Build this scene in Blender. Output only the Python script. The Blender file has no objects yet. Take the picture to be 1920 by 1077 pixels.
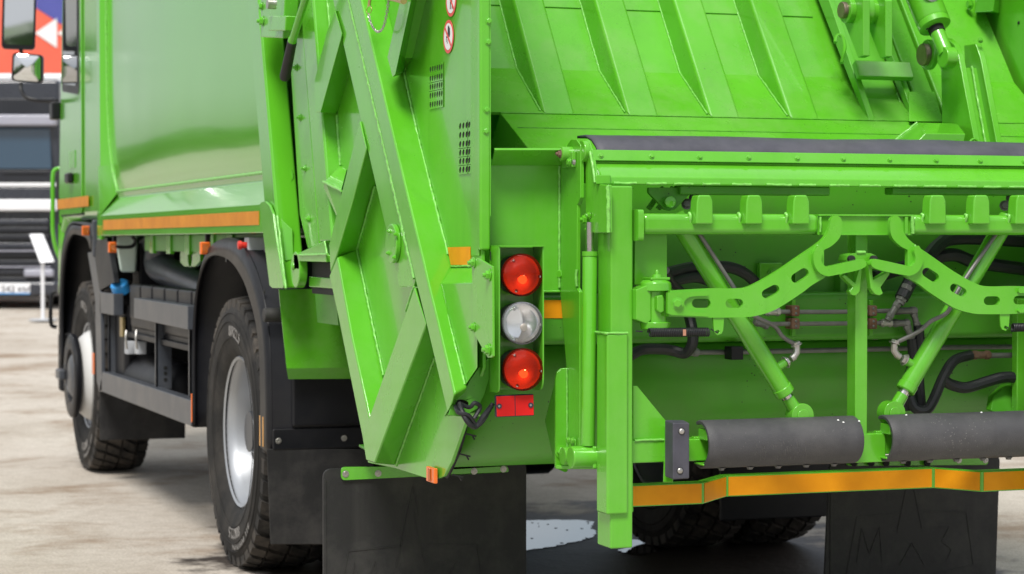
import bpy, bmesh, math, random
from mathutils import Vector, Matrix, noise as mnoise
random.seed(7)
R = math.radians
scene = bpy.context.scene
COL = scene.collection

# ------------------------------------------------------------------ camera
FPX, CX, CY = 4163.0, 960.0, 538.5            # focal length / principal point for a 1920 px wide frame
YAW, PITCH = R(19.53), R(1.156)
CAM = Vector((-3.09, -5.65, 1.28))
FW = Vector((math.sin(YAW)*math.cos(PITCH), math.cos(YAW)*math.cos(PITCH), -math.sin(PITCH)))
RT = Vector((math.cos(YAW), -math.sin(YAW), 0))
UP = RT.cross(FW)
cd = bpy.data.cameras.new('camera')
cam = bpy.data.objects.new('camera', cd); COL.objects.link(cam)
cd.sensor_width = 36.0
cd.lens = 36.0*FPX/1920.0
cd.clip_start = 0.05; cd.clip_end = 5000
cd.dof.use_dof = True
cd.dof.focus_distance = 6.1
cd.dof.aperture_fstop = 5.6
cam.matrix_world = Matrix((( RT.x, UP.x, -FW.x, CAM.x), (RT.y, UP.y, -FW.y, CAM.y), (RT.z, UP.z, -FW.z, CAM.z), (0,0,0,1)))
scene.camera = cam

# ------------------------------------------------------------------ sky and sun
SUN_EL, SUN_AZ = R(54), R(-148)                # azimuth from +Y (truck's nose) towards +X
sun_from = Vector((math.sin(SUN_AZ)*math.cos(SUN_EL), math.cos(SUN_AZ)*math.cos(SUN_EL), math.sin(SUN_EL)))
world = bpy.data.worlds.new('World'); scene.world = world; world.use_nodes = True
wn, wl = world.node_tree.nodes, world.node_tree.links
wn.clear()
wo = wn.new('ShaderNodeOutputWorld'); bg = wn.new('ShaderNodeBackground')
sky = wn.new('ShaderNodeTexSky'); sky.sky_type = 'NISHITA'; sky.sun_disc = False
sky.sun_elevation = SUN_EL; sky.sun_rotation = SUN_AZ
sky.air_density = 1.0; sky.dust_density = 1.5; sky.ozone_density = 1.0
tc = wn.new('ShaderNodeTexCoord')
mp = wn.new('ShaderNodeMapping'); mp.inputs['Scale'].default_value = (1.0, 1.0, 2.2); mp.inputs['Location'].default_value = (0.35, 0.1, 0.2)
nz = wn.new('ShaderNodeTexNoise'); nz.inputs['Scale'].default_value = 1.9; nz.inputs['Detail'].default_value = 7; nz.inputs['Roughness'].default_value = 0.55
rp = wn.new('ShaderNodeValToRGB'); rp.color_ramp.elements[0].position = 0.30; rp.color_ramp.elements[1].position = 0.52
mx = wn.new('ShaderNodeMix'); mx.data_type = 'RGBA'
mx.inputs['B'].default_value = (11.5, 11.8, 12.2, 1)
wl.new(tc.outputs['Generated'], mp.inputs['Vector']); wl.new(mp.outputs['Vector'], nz.inputs['Vector'])
wl.new(nz.outputs['Fac'], rp.inputs['Fac']); wl.new(rp.outputs['Color'], mx.inputs['Factor'])
# bright broken overcast: cloud luminance rises from horizon to zenith as in the standard overcast sky
sp = wn.new('ShaderNodeSeparateXYZ'); wl.new(tc.outputs['Generated'], sp.inputs['Vector'])
ov = wn.new('ShaderNodeMapRange'); ov.inputs['From Min'].default_value = 0.0; ov.inputs['From Max'].default_value = 1.0
ov.inputs['To Min'].default_value = 0.72; ov.inputs['To Max'].default_value = 1.15
wl.new(sp.outputs['Z'], ov.inputs['Value'])
cl = wn.new('ShaderNodeVectorMath'); cl.operation = 'SCALE'; cl.inputs[0].default_value = (8.8, 9.0, 9.3)
wl.new(ov.outputs['Result'], cl.inputs['Scale']); wl.new(cl.outputs['Vector'], mx.inputs['B'])
wl.new(sky.outputs['Color'], mx.inputs['A']); wl.new(mx.outputs['Result'], bg.inputs['Color'])
bg.inputs['Strength'].default_value = 0.080
wl.new(bg.outputs['Background'], wo.inputs['Surface'])

sl = bpy.data.lights.new('sun', 'SUN'); sl.energy = 3.1; sl.angle = R(18.0); sl.color = (1.0, 0.965, 0.91)
sun = bpy.data.objects.new('sun', sl); COL.objects.link(sun)
sun.rotation_euler = sun_from.to_track_quat('Z', 'Y').to_euler()
sun.location = (-6, -8, 9)
scene.view_settings.view_transform = 'Standard'
scene.view_settings.look = 'None'
scene.view_settings.gamma = 1.0
scene.view_settings.use_curve_mapping = False
scene.view_settings.exposure = 0.30
scene.render.engine = 'CYCLES'
scene.cycles.max_bounces = 8
scene.cycles.transparent_max_bounces = 12

# ------------------------------------------------------------------ survey helper: a sight line met with a real plane of the truck
def at(x, y, X=None, Y=None, Z=None):
    d = FW + RT*((x-CX)/FPX) + UP*((CY-y)/FPX)
    if X is not None: k = (X-CAM.x)/d.x
    elif Y is not None: k = (Y-CAM.y)/d.y
    else: k = (Z-CAM.z)/d.z
    return CAM + d*k
def A(x, y, Y): return at(x, y, Y=Y)
def S(x, y, X): return at(x, y, X=X)

# ------------------------------------------------------------------ materials
MATS = {}
def mat(name, col, rough=0.5, metal=0.0, var=0.10, vscale=3.0, bump=0.0, bscale=150.0, coat=0.0, specks=None, dust=None, streak=None, rvar=0.12, spec=0.5):
    """one procedural paint / rubber / metal: large soft tone variation, fine bump, optional specks, dust film and vertical streaks"""
    m = bpy.data.materials.new(name); m.use_nodes = True
    N, L = m.node_tree.nodes, m.node_tree.links
    b = N['Principled BSDF']
    b.inputs['Metallic'].default_value = metal
    b.inputs['Coat Weight'].default_value = coat
    b.inputs['Coat Roughness'].default_value = 0.06
    b.inputs['Specular IOR Level'].default_value = spec
    g = N.new('ShaderNodeNewGeometry')
    n1 = N.new('ShaderNodeTexNoise'); n1.inputs['Scale'].default_value = vscale; n1.inputs['Detail'].default_value = 6; n1.inputs['Roughness'].default_value = 0.6
    L.new(g.outputs['Position'], n1.inputs['Vector'])
    r1 = N.new('ShaderNodeMapRange'); r1.inputs['From Min'].default_value = 0.3; r1.inputs['From Max'].default_value = 0.7
    r1.inputs['To Min'].default_value = 1-var; r1.inputs['To Max'].default_value = 1+var
    L.new(n1.outputs['Fac'], r1.inputs['Value'])
    hs = N.new('ShaderNodeHueSaturation'); hs.inputs['Color'].default_value = (*col, 1)
    L.new(r1.outputs['Result'], hs.inputs['Value'])
    cur = hs.outputs['Color']
    def mixin(cur, fac_socket, c):
        q = N.new('ShaderNodeMix'); q.data_type = 'RGBA'; q.inputs['B'].default_value = (*c, 1)
        L.new(fac_socket, q.inputs['Factor']); L.new(cur, q.inputs['A']); return q.outputs['Result']
    def ramp(sock, a, bb, amt):
        q = N.new('ShaderNodeMapRange'); q.inputs['From Min'].default_value = a; q.inputs['From Max'].default_value = bb
        q.inputs['To Min'].default_value = 0; q.inputs['To Max'].default_value = amt; L.new(sock, q.inputs['Value']); return q.outputs['Result']
    rough_add = None
    if dust:
        c, amt = dust
        n2 = N.new('ShaderNodeTexNoise'); n2.inputs['Scale'].default_value = 5.0; n2.inputs['Detail'].default_value = 9; n2.inputs['Roughness'].default_value = 0.7
        L.new(g.outputs['Position'], n2.inputs['Vector'])
        f = ramp(n2.outputs['Fac'], 0.45, 0.75, amt)
        cur = mixin(cur, f, c); rough_add = f
    if streak:
        c, amt = streak
        mpn = N.new('ShaderNodeMapping'); mpn.inputs['Scale'].default_value = (22, 22, 1.2)
        L.new(g.outputs['Position'], mpn.inputs['Vector'])
        n3 = N.new('ShaderNodeTexNoise'); n3.inputs['Scale'].default_value = 1.0; n3.inputs['Detail'].default_value = 5
        L.new(mpn.outputs['Vector'], n3.inputs['Vector'])
        cur = mixin(cur, ramp(n3.outputs['Fac'], 0.55, 0.8, amt), c)
    if specks:
        c, sc_, thr = specks
        v = N.new('ShaderNodeTexVoronoi'); v.inputs['Scale'].default_value = sc_
        L.new(g.outputs['Position'], v.inputs['Vector'])
        n4 = N.new('ShaderNodeTexNoise'); n4.inputs['Scale'].default_value = 7.0
        L.new(g.outputs['Position'], n4.inputs['Vector'])
        ma = N.new('ShaderNodeMath'); ma.operation = 'MULTIPLY'
        L.new(ramp(n4.outputs['Fac'], 0.35, 0.75, thr), ma.inputs[0]); ma.inputs[1].default_value = 1.0
        lt = N.new('ShaderNodeMath'); lt.operation = 'LESS_THAN'
        L.new(v.outputs['Distance'], lt.inputs[0]); L.new(ma.outputs[0], lt.inputs[1])
        cur = mixin(cur, lt.outputs[0], c)
    L.new(cur, b.inputs['Base Color'])
    rr = N.new('ShaderNodeMapRange'); rr.inputs['From Min'].default_value = 0.3; rr.inputs['From Max'].default_value = 0.7
    rr.inputs['To Min'].default_value = max(0.02, rough*(1-rvar)); rr.inputs['To Max'].default_value = min(1, rough*(1+rvar))
    L.new(n1.outputs['Fac'], rr.inputs['Value'])
    L.new(rr.outputs['Result'], b.inputs['Roughness'])
    if bump:
        nb = N.new('ShaderNodeTexNoise'); nb.inputs['Scale'].default_value = bscale; nb.inputs['Detail'].default_value = 3
        L.new(g.outputs['Position'], nb.inputs['Vector'])
        bp = N.new('ShaderNodeBump'); bp.inputs['Strength'].default_value = bump; bp.inputs['Distance'].default_value = 0.002
        L.new(nb.outputs['Fac'], bp.inputs['Height']); L.new(bp.outputs['Normal'], b.inputs['Normal'])
    MATS[name] = m
    return m

GCOL = (0.104, 0.432, 0.019)
M_green  = mat('green_paint', GCOL, 0.24, var=0.09, vscale=1.6, bump=0.05, bscale=45, coat=0.45, specks=((0.03,0.09,0.02), 34, 0.06), dust=((0.19,0.47,0.10), 0.32), streak=((0.05,0.26,0.012), 0.22), rvar=0.35)
M_gloss  = mat('green_body_gloss', GCOL, 0.15, var=0.06, vscale=0.9, bump=0.01, bscale=25, coat=0.5)
M_belly  = mat('green_paint_shade_dirt', (0.070,0.330,0.014), 0.40, var=0.10, vscale=2.5, bump=0.08, bscale=60, coat=0.05, specks=((0.015,0.03,0.01), 48, 0.16), dust=((0.09,0.12,0.05), 0.35))  # green darkened for shaded undersides and recesses, plus dirt specks and dust film
M_dusty  = mat('green_paint_dusty', (0.104,0.432,0.019), 0.28, var=0.10, vscale=3, bump=0.05, bscale=70, coat=0.25, specks=((0.04,0.10,0.03), 60, 0.10), dust=((0.26,0.44,0.15), 0.34), streak=((0.05,0.25,0.012), 0.20), rvar=0.35)
M_weld   = mat('green_weld_bead', (0.19,0.54,0.09), 0.33, var=0.25, vscale=90, bump=0.3, bscale=260, coat=0.2)
M_rubber = mat('black_rubber', (0.014,0.014,0.015), 0.62, var=0.25, vscale=5, bump=0.2, bscale=220, dust=((0.085,0.08,0.072), 0.45), streak=((0.05,0.048,0.045), 0.30))
M_strip  = mat('grey_rubber_strip', (0.060,0.060,0.078), 0.60, var=0.22, vscale=12, bump=0.25, bscale=300, dust=((0.16,0.155,0.165), 0.30))
M_roll   = mat('worn_rubber_cover', (0.052,0.052,0.056), 0.58, var=0.22, vscale=9, bump=0.5, bscale=420, dust=((0.15,0.145,0.14), 0.35), specks=((0.38,0.36,0.34), 120, 0.13))
M_black  = mat('black_plastic', (0.0055,0.006,0.0085), 0.42, var=0.25, vscale=3, bump=0.1, bscale=300, dust=((0.030,0.028,0.027), 0.30), spec=0.35)
M_frame  = mat('graphite_paint', (0.050,0.057,0.070), 0.38, var=0.12, vscale=4, bump=0.06, bscale=140, coat=0.1, dust=((0.13,0.125,0.12), 0.30), streak=((0.15,0.15,0.15), 0.22))
M_tyre   = mat('tyre_rubber', (0.016,0.0155,0.015), 0.72, var=0.22, vscale=6, bump=0.25, bscale=120, dust=((0.085,0.075,0.064), 0.55), spec=0.3)
M_tread  = mat('tyre_tread_dusty', (0.016,0.015,0.014), 0.80, var=0.3, vscale=10, bump=0.35, bscale=90, dust=((0.155,0.130,0.105), 0.8))
M_letter = mat('tyre_lettering', (0.21,0.20,0.19), 0.7, var=0.15, vscale=20)
M_rim    = mat('silver_rim', (0.40,0.42,0.45), 0.42, metal=0.55, var=0.06, vscale=5, dust=((0.35,0.33,0.30), 0.25))
M_white  = mat('white_paint', (0.62,0.62,0.61), 0.35, var=0.05, vscale=4, dust=((0.45,0.42,0.36), 0.35))
M_milk   = mat('milky_plastic', (0.66,0.80,0.72), 0.45, var=0.08, vscale=8)
M_zinc   = mat('zinc_steel', (0.47,0.46,0.44), 0.38, metal=0.85, var=0.2, vscale=40, dust=((0.20,0.16,0.12), 0.3))
M_steel  = mat('grey_steel_pipe', (0.17,0.17,0.165), 0.5, metal=0.45, var=0.2, vscale=30, dust=((0.14,0.13,0.11), 0.4))
M_rust   = mat('rusty_clamp', (0.15,0.075,0.045), 0.65, metal=0.2, var=0.35, vscale=60, bump=0.2, dust=((0.30,0.27,0.24), 0.4))
M_chrome = mat('chrome_rod', (0.66,0.64,0.62), 0.18, metal=1.0, var=0.05)
M_brass  = mat('brass_pin', (0.55,0.43,0.20), 0.32, metal=0.9, var=0.15, vscale=50)
M_hose   = mat('hydraulic_hose', (0.009,0.010,0.013), 0.48, var=0.25, vscale=14, bump=0.3, bscale=160, dust=((0.05,0.048,0.05), 0.3))
M_pinend = mat('bare_pin_steel', (0.28,0.22,0.17), 0.45, metal=0.8, var=0.2, vscale=50)
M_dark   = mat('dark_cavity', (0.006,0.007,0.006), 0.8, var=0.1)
M_orange = mat('orange_plastic', (0.80,0.16,0.02), 0.3, var=0.06, coat=0.4)
M_blue   = mat('blue_plastic', (0.03,0.26,0.62), 0.4, var=0.08)
M_ochre  = mat('ochre_edge', (0.62,0.33,0.10), 0.5, var=0.15, vscale=20)
M_redbtn = mat('red_plastic', (0.62,0.03,0.02), 0.35, var=0.05)
M_grey   = mat('grey_plastic', (0.45,0.47,0.50), 0.5, var=0.05)
M_decalw = mat('decal_white', (0.80,0.80,0.80), 0.4, var=0.02)
M_decalr = mat('decal_red', (0.72,0.10,0.09), 0.4, var=0.03)
M_decalk = mat('decal_black', (0.03,0.03,0.05), 0.4, var=0.05)
M_copper = mat('worn_copper', (0.60,0.30,0.20), 0.4, metal=0.6)

def tape(name, col, sc):
    m = bpy.data.materials.new(name); m.use_nodes = True
    N, L = m.node_tree.nodes, m.node_tree.links; b = N['Principled BSDF']
    g = N.new('ShaderNodeNewGeometry')
    ch = N.new('ShaderNodeTexVoronoi'); ch.inputs['Scale'].default_value = sc
    n = N.new('ShaderNodeTexNoise'); n.inputs['Scale'].default_value = 9; n.inputs['Detail'].default_value = 8
    L.new(g.outputs['Position'], ch.inputs['Vector']); L.new(g.outputs['Position'], n.inputs['Vector'])
    r = N.new('ShaderNodeValToRGB')
    r.color_ramp.elements[0].position = 0.35; r.color_ramp.elements[0].color = (col[0]*0.90, col[1]*0.86, col[2]*0.9, 1)
    r.color_ramp.elements[1].position = 0.72; r.color_ramp.elements[1].color = (min(1,col[0]*1.08), col[1]*1.12, col[2]*1.3+0.002, 1)
    L.new(n.outputs['Fac'], r.inputs['Fac']); L.new(r.outputs['Color'], b.inputs['Base Color'])
    bp = N.new('ShaderNodeBump'); bp.inputs['Strength'].default_value = 0.15; bp.inputs['Distance'].default_value = 0.001
    L.new(ch.outputs['Distance'], bp.inputs['Height']); L.new(bp.outputs['Normal'], b.inputs['Normal'])
    b.inputs['Roughness'].default_value = 0.5
    b.inputs['Specular IOR Level'].default_value = 0.25
    return m
M_tape = tape('amber_reflective_tape', (0.80,0.315,0.003), 180)
M_tapeO = tape('orange_reflective_tape', (0.62,0.235,0.006), 180)
M_redref = tape('red_reflector', (0.70,0.012,0.01), 260)

def lens(name, tint, opac, gr=70.0):
    """moulded lamp lens: tinted see-through plastic under a glossy prismatic skin"""
    m = bpy.data.materials.new(name); m.use_nodes = True
    N, L = m.node_tree.nodes, m.node_tree.links; N.clear()
    o = N.new('ShaderNodeOutputMaterial')
    t = N.new('ShaderNodeBsdfTransparent'); t.inputs['Color'].default_value = (*tint, 1)
    d = N.new('ShaderNodeBsdfPrincipled'); d.inputs['Base Color'].default_value = (*[c*0.8 for c in tint], 1); d.inputs['Roughness'].default_value = 0.12
    d.inputs['Coat Weight'].default_value = 0.5
    g = N.new('ShaderNodeNewGeometry')
    w1 = N.new('ShaderNodeTexWave'); w1.wave_type = 'BANDS'; w1.bands_direction = 'X'; w1.inputs['Scale'].default_value = gr
    w2 = N.new('ShaderNodeTexWave'); w2.wave_type = 'BANDS'; w2.bands_direction = 'Z'; w2.inputs['Scale'].default_value = gr
    L.new(g.outputs['Position'], w1.inputs['Vector']); L.new(g.outputs['Position'], w2.inputs['Vector'])
    ad = N.new('ShaderNodeMath'); ad.operation = 'ADD'; L.new(w1.outputs['Fac'], ad.inputs[0]); L.new(w2.outputs['Fac'], ad.inputs[1])
    bp = N.new('ShaderNodeBump'); bp.inputs['Strength'].default_value = 0.55; bp.inputs['Distance'].default_value = 0.0012
    L.new(ad.outputs[0], bp.inputs['Height']); L.new(bp.outputs['Normal'], d.inputs['Normal'])
    lw = N.new('ShaderNodeLayerWeight'); lw.inputs['Blend'].default_value = 0.35
    f = N.new('ShaderNodeMapRange'); f.inputs['To Min'].default_value = opac; f.inputs['To Max'].default_value = 1.0
    L.new(lw.outputs['Fresnel'], f.inputs['Value'])
    mxs = N.new('ShaderNodeMixShader'); L.new(f.outputs['Result'], mxs.inputs['Fac'])
    L.new(t.outputs[0], mxs.inputs[1]); L.new(d.outputs[0], mxs.inputs[2]); L.new(mxs.outputs[0], o.inputs['Surface'])
    return m
M_lensR = lens('red_lamp_lens', (0.46,0.024,0.008), 0.18)
M_lensC = lens('clear_lamp_lens', (0.90,0.92,0.95), 0.10)
M_lensO = lens('amber_lamp_lens', (0.95,0.25,0.01), 0.45, 120)

def glassy(name, col, rough=0.03):
    m = bpy.data.materials.new(name); m.use_nodes = True
    b = m.node_tree.nodes['Principled BSDF']; b.inputs['Base Color'].default_value = (*col, 1)
    b.inputs['Roughness'].default_value = rough; b.inputs['Specular IOR Level'].default_value = 0.8
    b.inputs['Coat Weight'].default_value = 0.6
    return m
M_glass = glassy('dark_window_glass', (0.012,0.016,0.02))
M_mirror = mat('mirror_glass', (0.82,0.84,0.86), 0.015, metal=1.0, var=0.01)

# ------------------------------------------------------------------ mesh helpers
def link(o, parent=None):
    COL.objects.link(o)
    if parent is not None: o.parent = parent
    return o
def mesh_obj(name, verts, faces, m, parent=None, bevel=0.0, smooth=False, seg=2, sharp=35):
    me = bpy.data.meshes.new(name)
    me.from_pydata([tuple(v) for v in verts], [], faces)
    me.validate(); 
    bm = bmesh.new(); bm.from_mesh(me); bmesh.ops.recalc_face_normals(bm, faces=bm.faces); bm.to_mesh(me); bm.free()
    me.materials.append(m)
    o = link(bpy.data.objects.new(name, me), parent)
    dress(o, bevel, smooth, seg, sharp)
    return o
def dress(o, bevel, smooth, seg=2, sharp=35):
    me = o.data
    if bevel:
        for p in me.polygons: p.use_smooth = True
        b = o.modifiers.new('bevel', 'BEVEL'); b.width = bevel; b.segments = seg; b.limit_method = 'ANGLE'; b.angle_limit = R(28)
        b.harden_normals = True; b.use_clamp_overlap = True
    elif smooth:
        for p in me.polygons: p.use_smooth = True
        me.set_sharp_from_angle(angle=R(sharp))
    return o
def empty(name, loc=(0,0,0), parent=None):
    o = bpy.data.objects.new(name, None); o.location = loc; o.empty_display_size = 0.2
    return link(o, parent)
def tag(o, label, cat=None, group=None, kind=None):
    o['label'] = label
    if cat: o['category'] = cat
    if group: o['group'] = group
    if kind: o['kind'] = kind
    return o
def stuff(o): o['kind'] = 'stuff'; return o

class MB:
    """collects several shapes into one mesh"""
    def __init__(s): s.v = []; s.f = []
    def add(s, v, f):
        n = len(s.v); s.v += [Vector(p) for p in v]; s.f += [tuple(i+n for i in q) for q in f]; return s
    def box(s, a, b):
        x0,y0,z0 = a; x1,y1,z1 = b
        return s.add([(x0,y0,z0),(x1,y0,z0),(x1,y1,z0),(x0,y1,z0),(x0,y0,z1),(x1,y0,z1),(x1,y1,z1),(x0,y1,z1)],
                     [(0,3,2,1),(4,5,6,7),(0,1,5,4),(1,2,6,5),(2,3,7,6),(3,0,4,7)])
    def hexa(s, p):   # 8 points: bottom loop 0-3, top loop 4-7
        return s.add(p, [(0,3,2,1),(4,5,6,7),(0,1,5,4),(1,2,6,5),(2,3,7,6),(3,0,4,7)])
    def prism(s, poly, vec):
        vec = Vector(vec); n = len(poly); p = [Vector(q) for q in poly]
        return s.add(p+[q+vec for q in p], [tuple(range(n))[::-1], tuple(range(n, 2*n))]+[(i,(i+1)%n,n+(i+1)%n,n+i) for i in range(n)])
    def rings(s, rs, closed=False, caps=True):
        k = len(rs[0]); v = [p for r in rs for p in r]; f = []; m = len(rs)
        for i in range(m if closed else m-1):
            for j in range(k):
                a, b = i*k, ((i+1)%m)*k
                f.append((a+j, a+(j+1)%k, b+(j+1)%k, b+j))
        if caps and not closed: f += [tuple(range(k))[::-1], tuple(range((m-1)*k, m*k))]
        return s.add(v, f)
    def tube(s, path, r, seg=10, rf=None, closed=False):
        P = [Vector(p) for p in path]; n = len(P); rs = []; prev = None
        for i in range(n):
            if closed: t = P[(i+1)%n]-P[i-1]
            else: t = P[min(i+1,n-1)]-P[max(i-1,0)]
            t.normalize()
            if prev is None:
                u = Vector((0,0,1)) if abs(t.z) < 0.9 else Vector((1,0,0)); u = (u-t*u.dot(t)).normalized()
            else: u = (prev-t*prev.dot(t)).normalized()
            prev = u; w = t.cross(u); rad = rf(i/(n-1 if n>1 else 1)) if rf else r
            rs.append([P[i]+u*math.cos(a)*rad+w*math.sin(a)*rad for a in [2*math.pi*k/seg for k in range(seg)]])
        return s.rings(rs, closed)
    def lathe(s, prof, org, axis, seg=32, caps=True):
        """prof: list of (distance along axis, radius)"""
        org = Vector(org); t = Vector(axis).normalized()
        u = Vector((0,0,1)) if abs(t.z) < 0.9 else Vector((0,1,0)); u = (u-t*u.dot(t)).normalized(); w = t.cross(u)
        rs = [[org+t*d+(u*math.cos(a)+w*math.sin(a))*max(r,1e-5) for a in [2*math.pi*k/seg for k in range(seg)]] for d, r in prof]
        return s.rings(rs, False, caps)
    def cyl(s, a, b, r, seg=20): 
        a = Vector(a); b = Vector(b); return s.lathe([(0,r),((b-a).length,r)], a, b-a, seg)
    def bar(s, a, b, w, h, upv=(0,0,1)):
        a = Vector(a); b = Vector(b); t = (b-a).normalized(); u = Vector(upv); u = (u-t*u.dot(t)).normalized(); q = t.cross(u)
        c = [q*(-w/2)-u*(h/2), q*(w/2)-u*(h/2), q*(w/2)+u*(h/2), q*(-w/2)+u*(h/2)]
        return s.rings([[a+k for k in c],[b+k for k in c]])
    def build(s, name, m, parent=None, bevel=0.0, smooth=False, seg=2, sharp=35):
        return mesh_obj(name, s.v, s.f, m, parent, bevel, smooth, seg, sharp)

def curve_path(pts, n=8, closed=False):
    """Catmull-Rom through the points"""
    P = [Vector(p) for p in pts]; out = []; k = len(P)
    for i in range(k if closed else k-1):
        p0 = P[i-1] if (i > 0 or closed) else P[0]*2-P[1]
        p1, p2 = P[i], P[(i+1)%k]
        p3 = P[(i+2)%k] if (i+2 < k or closed) else P[-1]*2-P[-2]
        for j in range(n):
            t = j/n
            out.append(0.5*((2*p1)+(p2-p0)*t+(2*p0-5*p1+4*p2-p3)*t*t+(3*p1-p0-3*p2+p3)*t**3))
    if not closed: out.append(P[-1])
    return out
def arc_poly(pts, rads, n=5):
    """2-D polygon with rounded corners; rads one number or one per corner"""
    k = len(pts); out = []
    for i in range(k):
        r = rads[i] if isinstance(rads, (list, tuple)) else rads
        p, a, b = Vector(pts[i]), Vector(pts[i-1]), Vector(pts[(i+1)%k])
        if r <= 0: out.append(p); continue
        da, db = (a-p), (b-p); la, lb = da.length, db.length; da.normalize(); db.normalize()
        ang = da.angle(db); tl = min(r/math.tan(ang/2), la*0.49, lb*0.49)
        s, e = p+da*tl, p+db*tl
        for j in range(n+1):
            t = j/n; out.append(s*(1-t)**2+p*2*t*(1-t)+e*t*t)
    return out
def plate2(name, outlines, org, ua, va, thick, m, parent, bevel=0.0):
    """flat plate with holes: outlines are closed 2-D loops in the (ua,va) frame at org; body goes `thick` behind the drawn face"""
    c = bpy.data.curves.new(name, 'CURVE'); c.dimensions = '2D'; c.fill_mode = 'BOTH'; c.extrude = thick/2
    for lp in outlines:
        sp = c.splines.new('POLY'); sp.points.add(len(lp)-1); sp.use_cyclic_u = True
        for i, p in enumerate(lp): sp.points[i].co = (p[0], p[1], 0, 1)
    tmp = bpy.data.objects.new('tmp', c)
    me = bpy.data.meshes.new_from_object(tmp)
    bpy.data.objects.remove(tmp); bpy.data.curves.remove(c)
    ua = Vector(ua).normalized(); va = Vector(va).normalized(); wa = ua.cross(va)
    org = Vector(org)-wa*(thick/2)
    for v in me.vertices: v.co = org+ua*v.co.x+va*v.co.y+wa*v.co.z
    bm = bmesh.new(); bm.from_mesh(me); bmesh.ops.remove_doubles(bm, verts=bm.verts, dist=1e-5); bmesh.ops.recalc_face_normals(bm, faces=bm.faces); bm.to_mesh(me); bm.free()
    me.name = name; me.materials.clear(); me.materials.append(m)
    o = link(bpy.data.objects.new(name, me), parent)
    return dress(o, bevel, False)
def plateY(name, loops, Y, thick, m, parent, bevel=0.0):
    """plate facing the rear: loops of sight points on the plane Y"""
    L2 = [[(A(x,y,Y).x, A(x,y,Y).z) for x, y in lp] for lp in loops]
    return plate2(name, L2, (0,Y,0), (1,0,0), (0,0,1), thick, m, parent, bevel)
def plateX(name, loops, X, thick, m, parent, bevel=0.0):
    """plate facing the left side: loops of sight points on the plane X"""
    L2 = [[(-S(x,y,X).y, S(x,y,X).z) for x, y in lp] for lp in loops]
    return plate2(name, L2, (X,0,0), (0,-1,0), (0,0,1), thick, m, parent, bevel)
def slot(c0, c1, r, n=8):
    a = Vector(c0); b = Vector(c1); d = (b-a).normalized(); an = math.atan2(d.y, d.x); out = []
    for j in range(n+1): t = an+math.pi/2+math.pi*j/n; out.append(a+Vector((math.cos(t), math.sin(t)))*r)
    for j in range(n+1): t = an-math.pi/2+math.pi*j/n; out.append(b+Vector((math.cos(t), math.sin(t)))*r)
    return out
def circle2(c, r, n=20): return [(c[0]+r*math.cos(2*math.pi*k/n), c[1]+r*math.sin(2*math.pi*k/n)) for k in range(n)]
def weld(pts, parent, r=0.0042, name='weld_seam', m=None, step=0.006, curve=False):
    P = curve_path(pts, 10) if curve else [Vector(p) for p in pts]
    out = []
    for i in range(len(P)-1):
        d = (P[i+1]-P[i]).length; n = max(1, int(d/step))
        for j in range(n): out.append(P[i].lerp(P[i+1], j/n))
    out.append(P[-1])
    sd = random.random()*50
    out = [p+Vector((mnoise.noise(p*60+Vector((sd,0,0))), mnoise.noise(p*60+Vector((0,sd,0))), mnoise.noise(p*60+Vector((0,0,sd)))))*r*0.35 for p in out]
    mb = MB(); n = len(out)
    mb.tube(out, r, 6, rf=lambda t: r*(0.78+0.45*abs(mnoise.noise(Vector((t*n*0.55, sd, 0))))))
    return mb.build(name, m or M_weld, parent, smooth=True, sharp=80)

# bolts: shared meshes, one object each
_boltme = {}
def bolt_mesh(kind, m):
    key = (kind, m.name)
    if key in _boltme: return _boltme[key]
    mb = MB()
    if kind == 'hex':      # unit: across-flats radius 1, axis +Z
        mb.lathe([(0,1.55),(0.22,1.55),(0.24,1.45)], (0,0,0), (0,0,1), 20)
        mb.lathe([(0.24,1.15),(0.85,1.15),(1.0,0.92)], (0,0,0), (0,0,1), 6)
    elif kind == 'stud':
        mb.lathe([(0,1.6),(0.22,1.6),(0.24,1.5)], (0,0,0), (0,0,1), 20)
        mb.lathe([(0.24,1.15),(0.95,1.15),(1.05,1.0)], (0,0,0), (0,0,1), 6)
        mb.lathe([(1.05,0.55),(1.7,0.55),(1.75,0.45)], (0,0,0), (0,0,1), 10)
    elif kind == 'dome':
        mb.lathe([(0,1.0),(0.18,0.97),(0.38,0.82),(0.5,0.55),(0.55,0.05)], (0,0,0), (0,0,1), 16)
    elif kind == 'screw':
        mb.lathe([(0,1.35),(0.1,1.35),(0.12,1.05),(0.4,0.95),(0.42,0.5),(0.2,0.45),(0.2,0.02)], (0,0,0), (0,0,1), 14)
    me = bpy.data.meshes.new('bolt_'+kind); me.from_pydata([tuple(v) for v in mb.v], [], mb.f)
    bm = bmesh.new(); bm.from_mesh(me); bmesh.ops.recalc_face_normals(bm, faces=bm.faces); bm.to_mesh(me); bm.free()
    for p in me.polygons: p.use_smooth = True
    me.set_sharp_from_angle(angle=R(30)); me.materials.append(m)
    _boltme[key] = me; return me
def bolt(p, nrm, r, parent, kind='hex', m=None, name='bolt', spin=None):
    o = bpy.data.objects.new(name, bolt_mesh(kind, m or M_green))
    q = Vector(nrm).normalized().to_track_quat('Z', 'Y')
    o.rotation_mode = 'QUATERNION'
    from mathutils import Quaternion
    o.rotation_quaternion = q @ Quaternion((0,0,1), spin if spin is not None else random.random()*3)
    o.location = p; o.scale = (r,r,r)
    return link(o, parent)
NX, NY, NZ = Vector((-1,0,0)), Vector((0,-1,0)), Vector((0,0,1))
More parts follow.
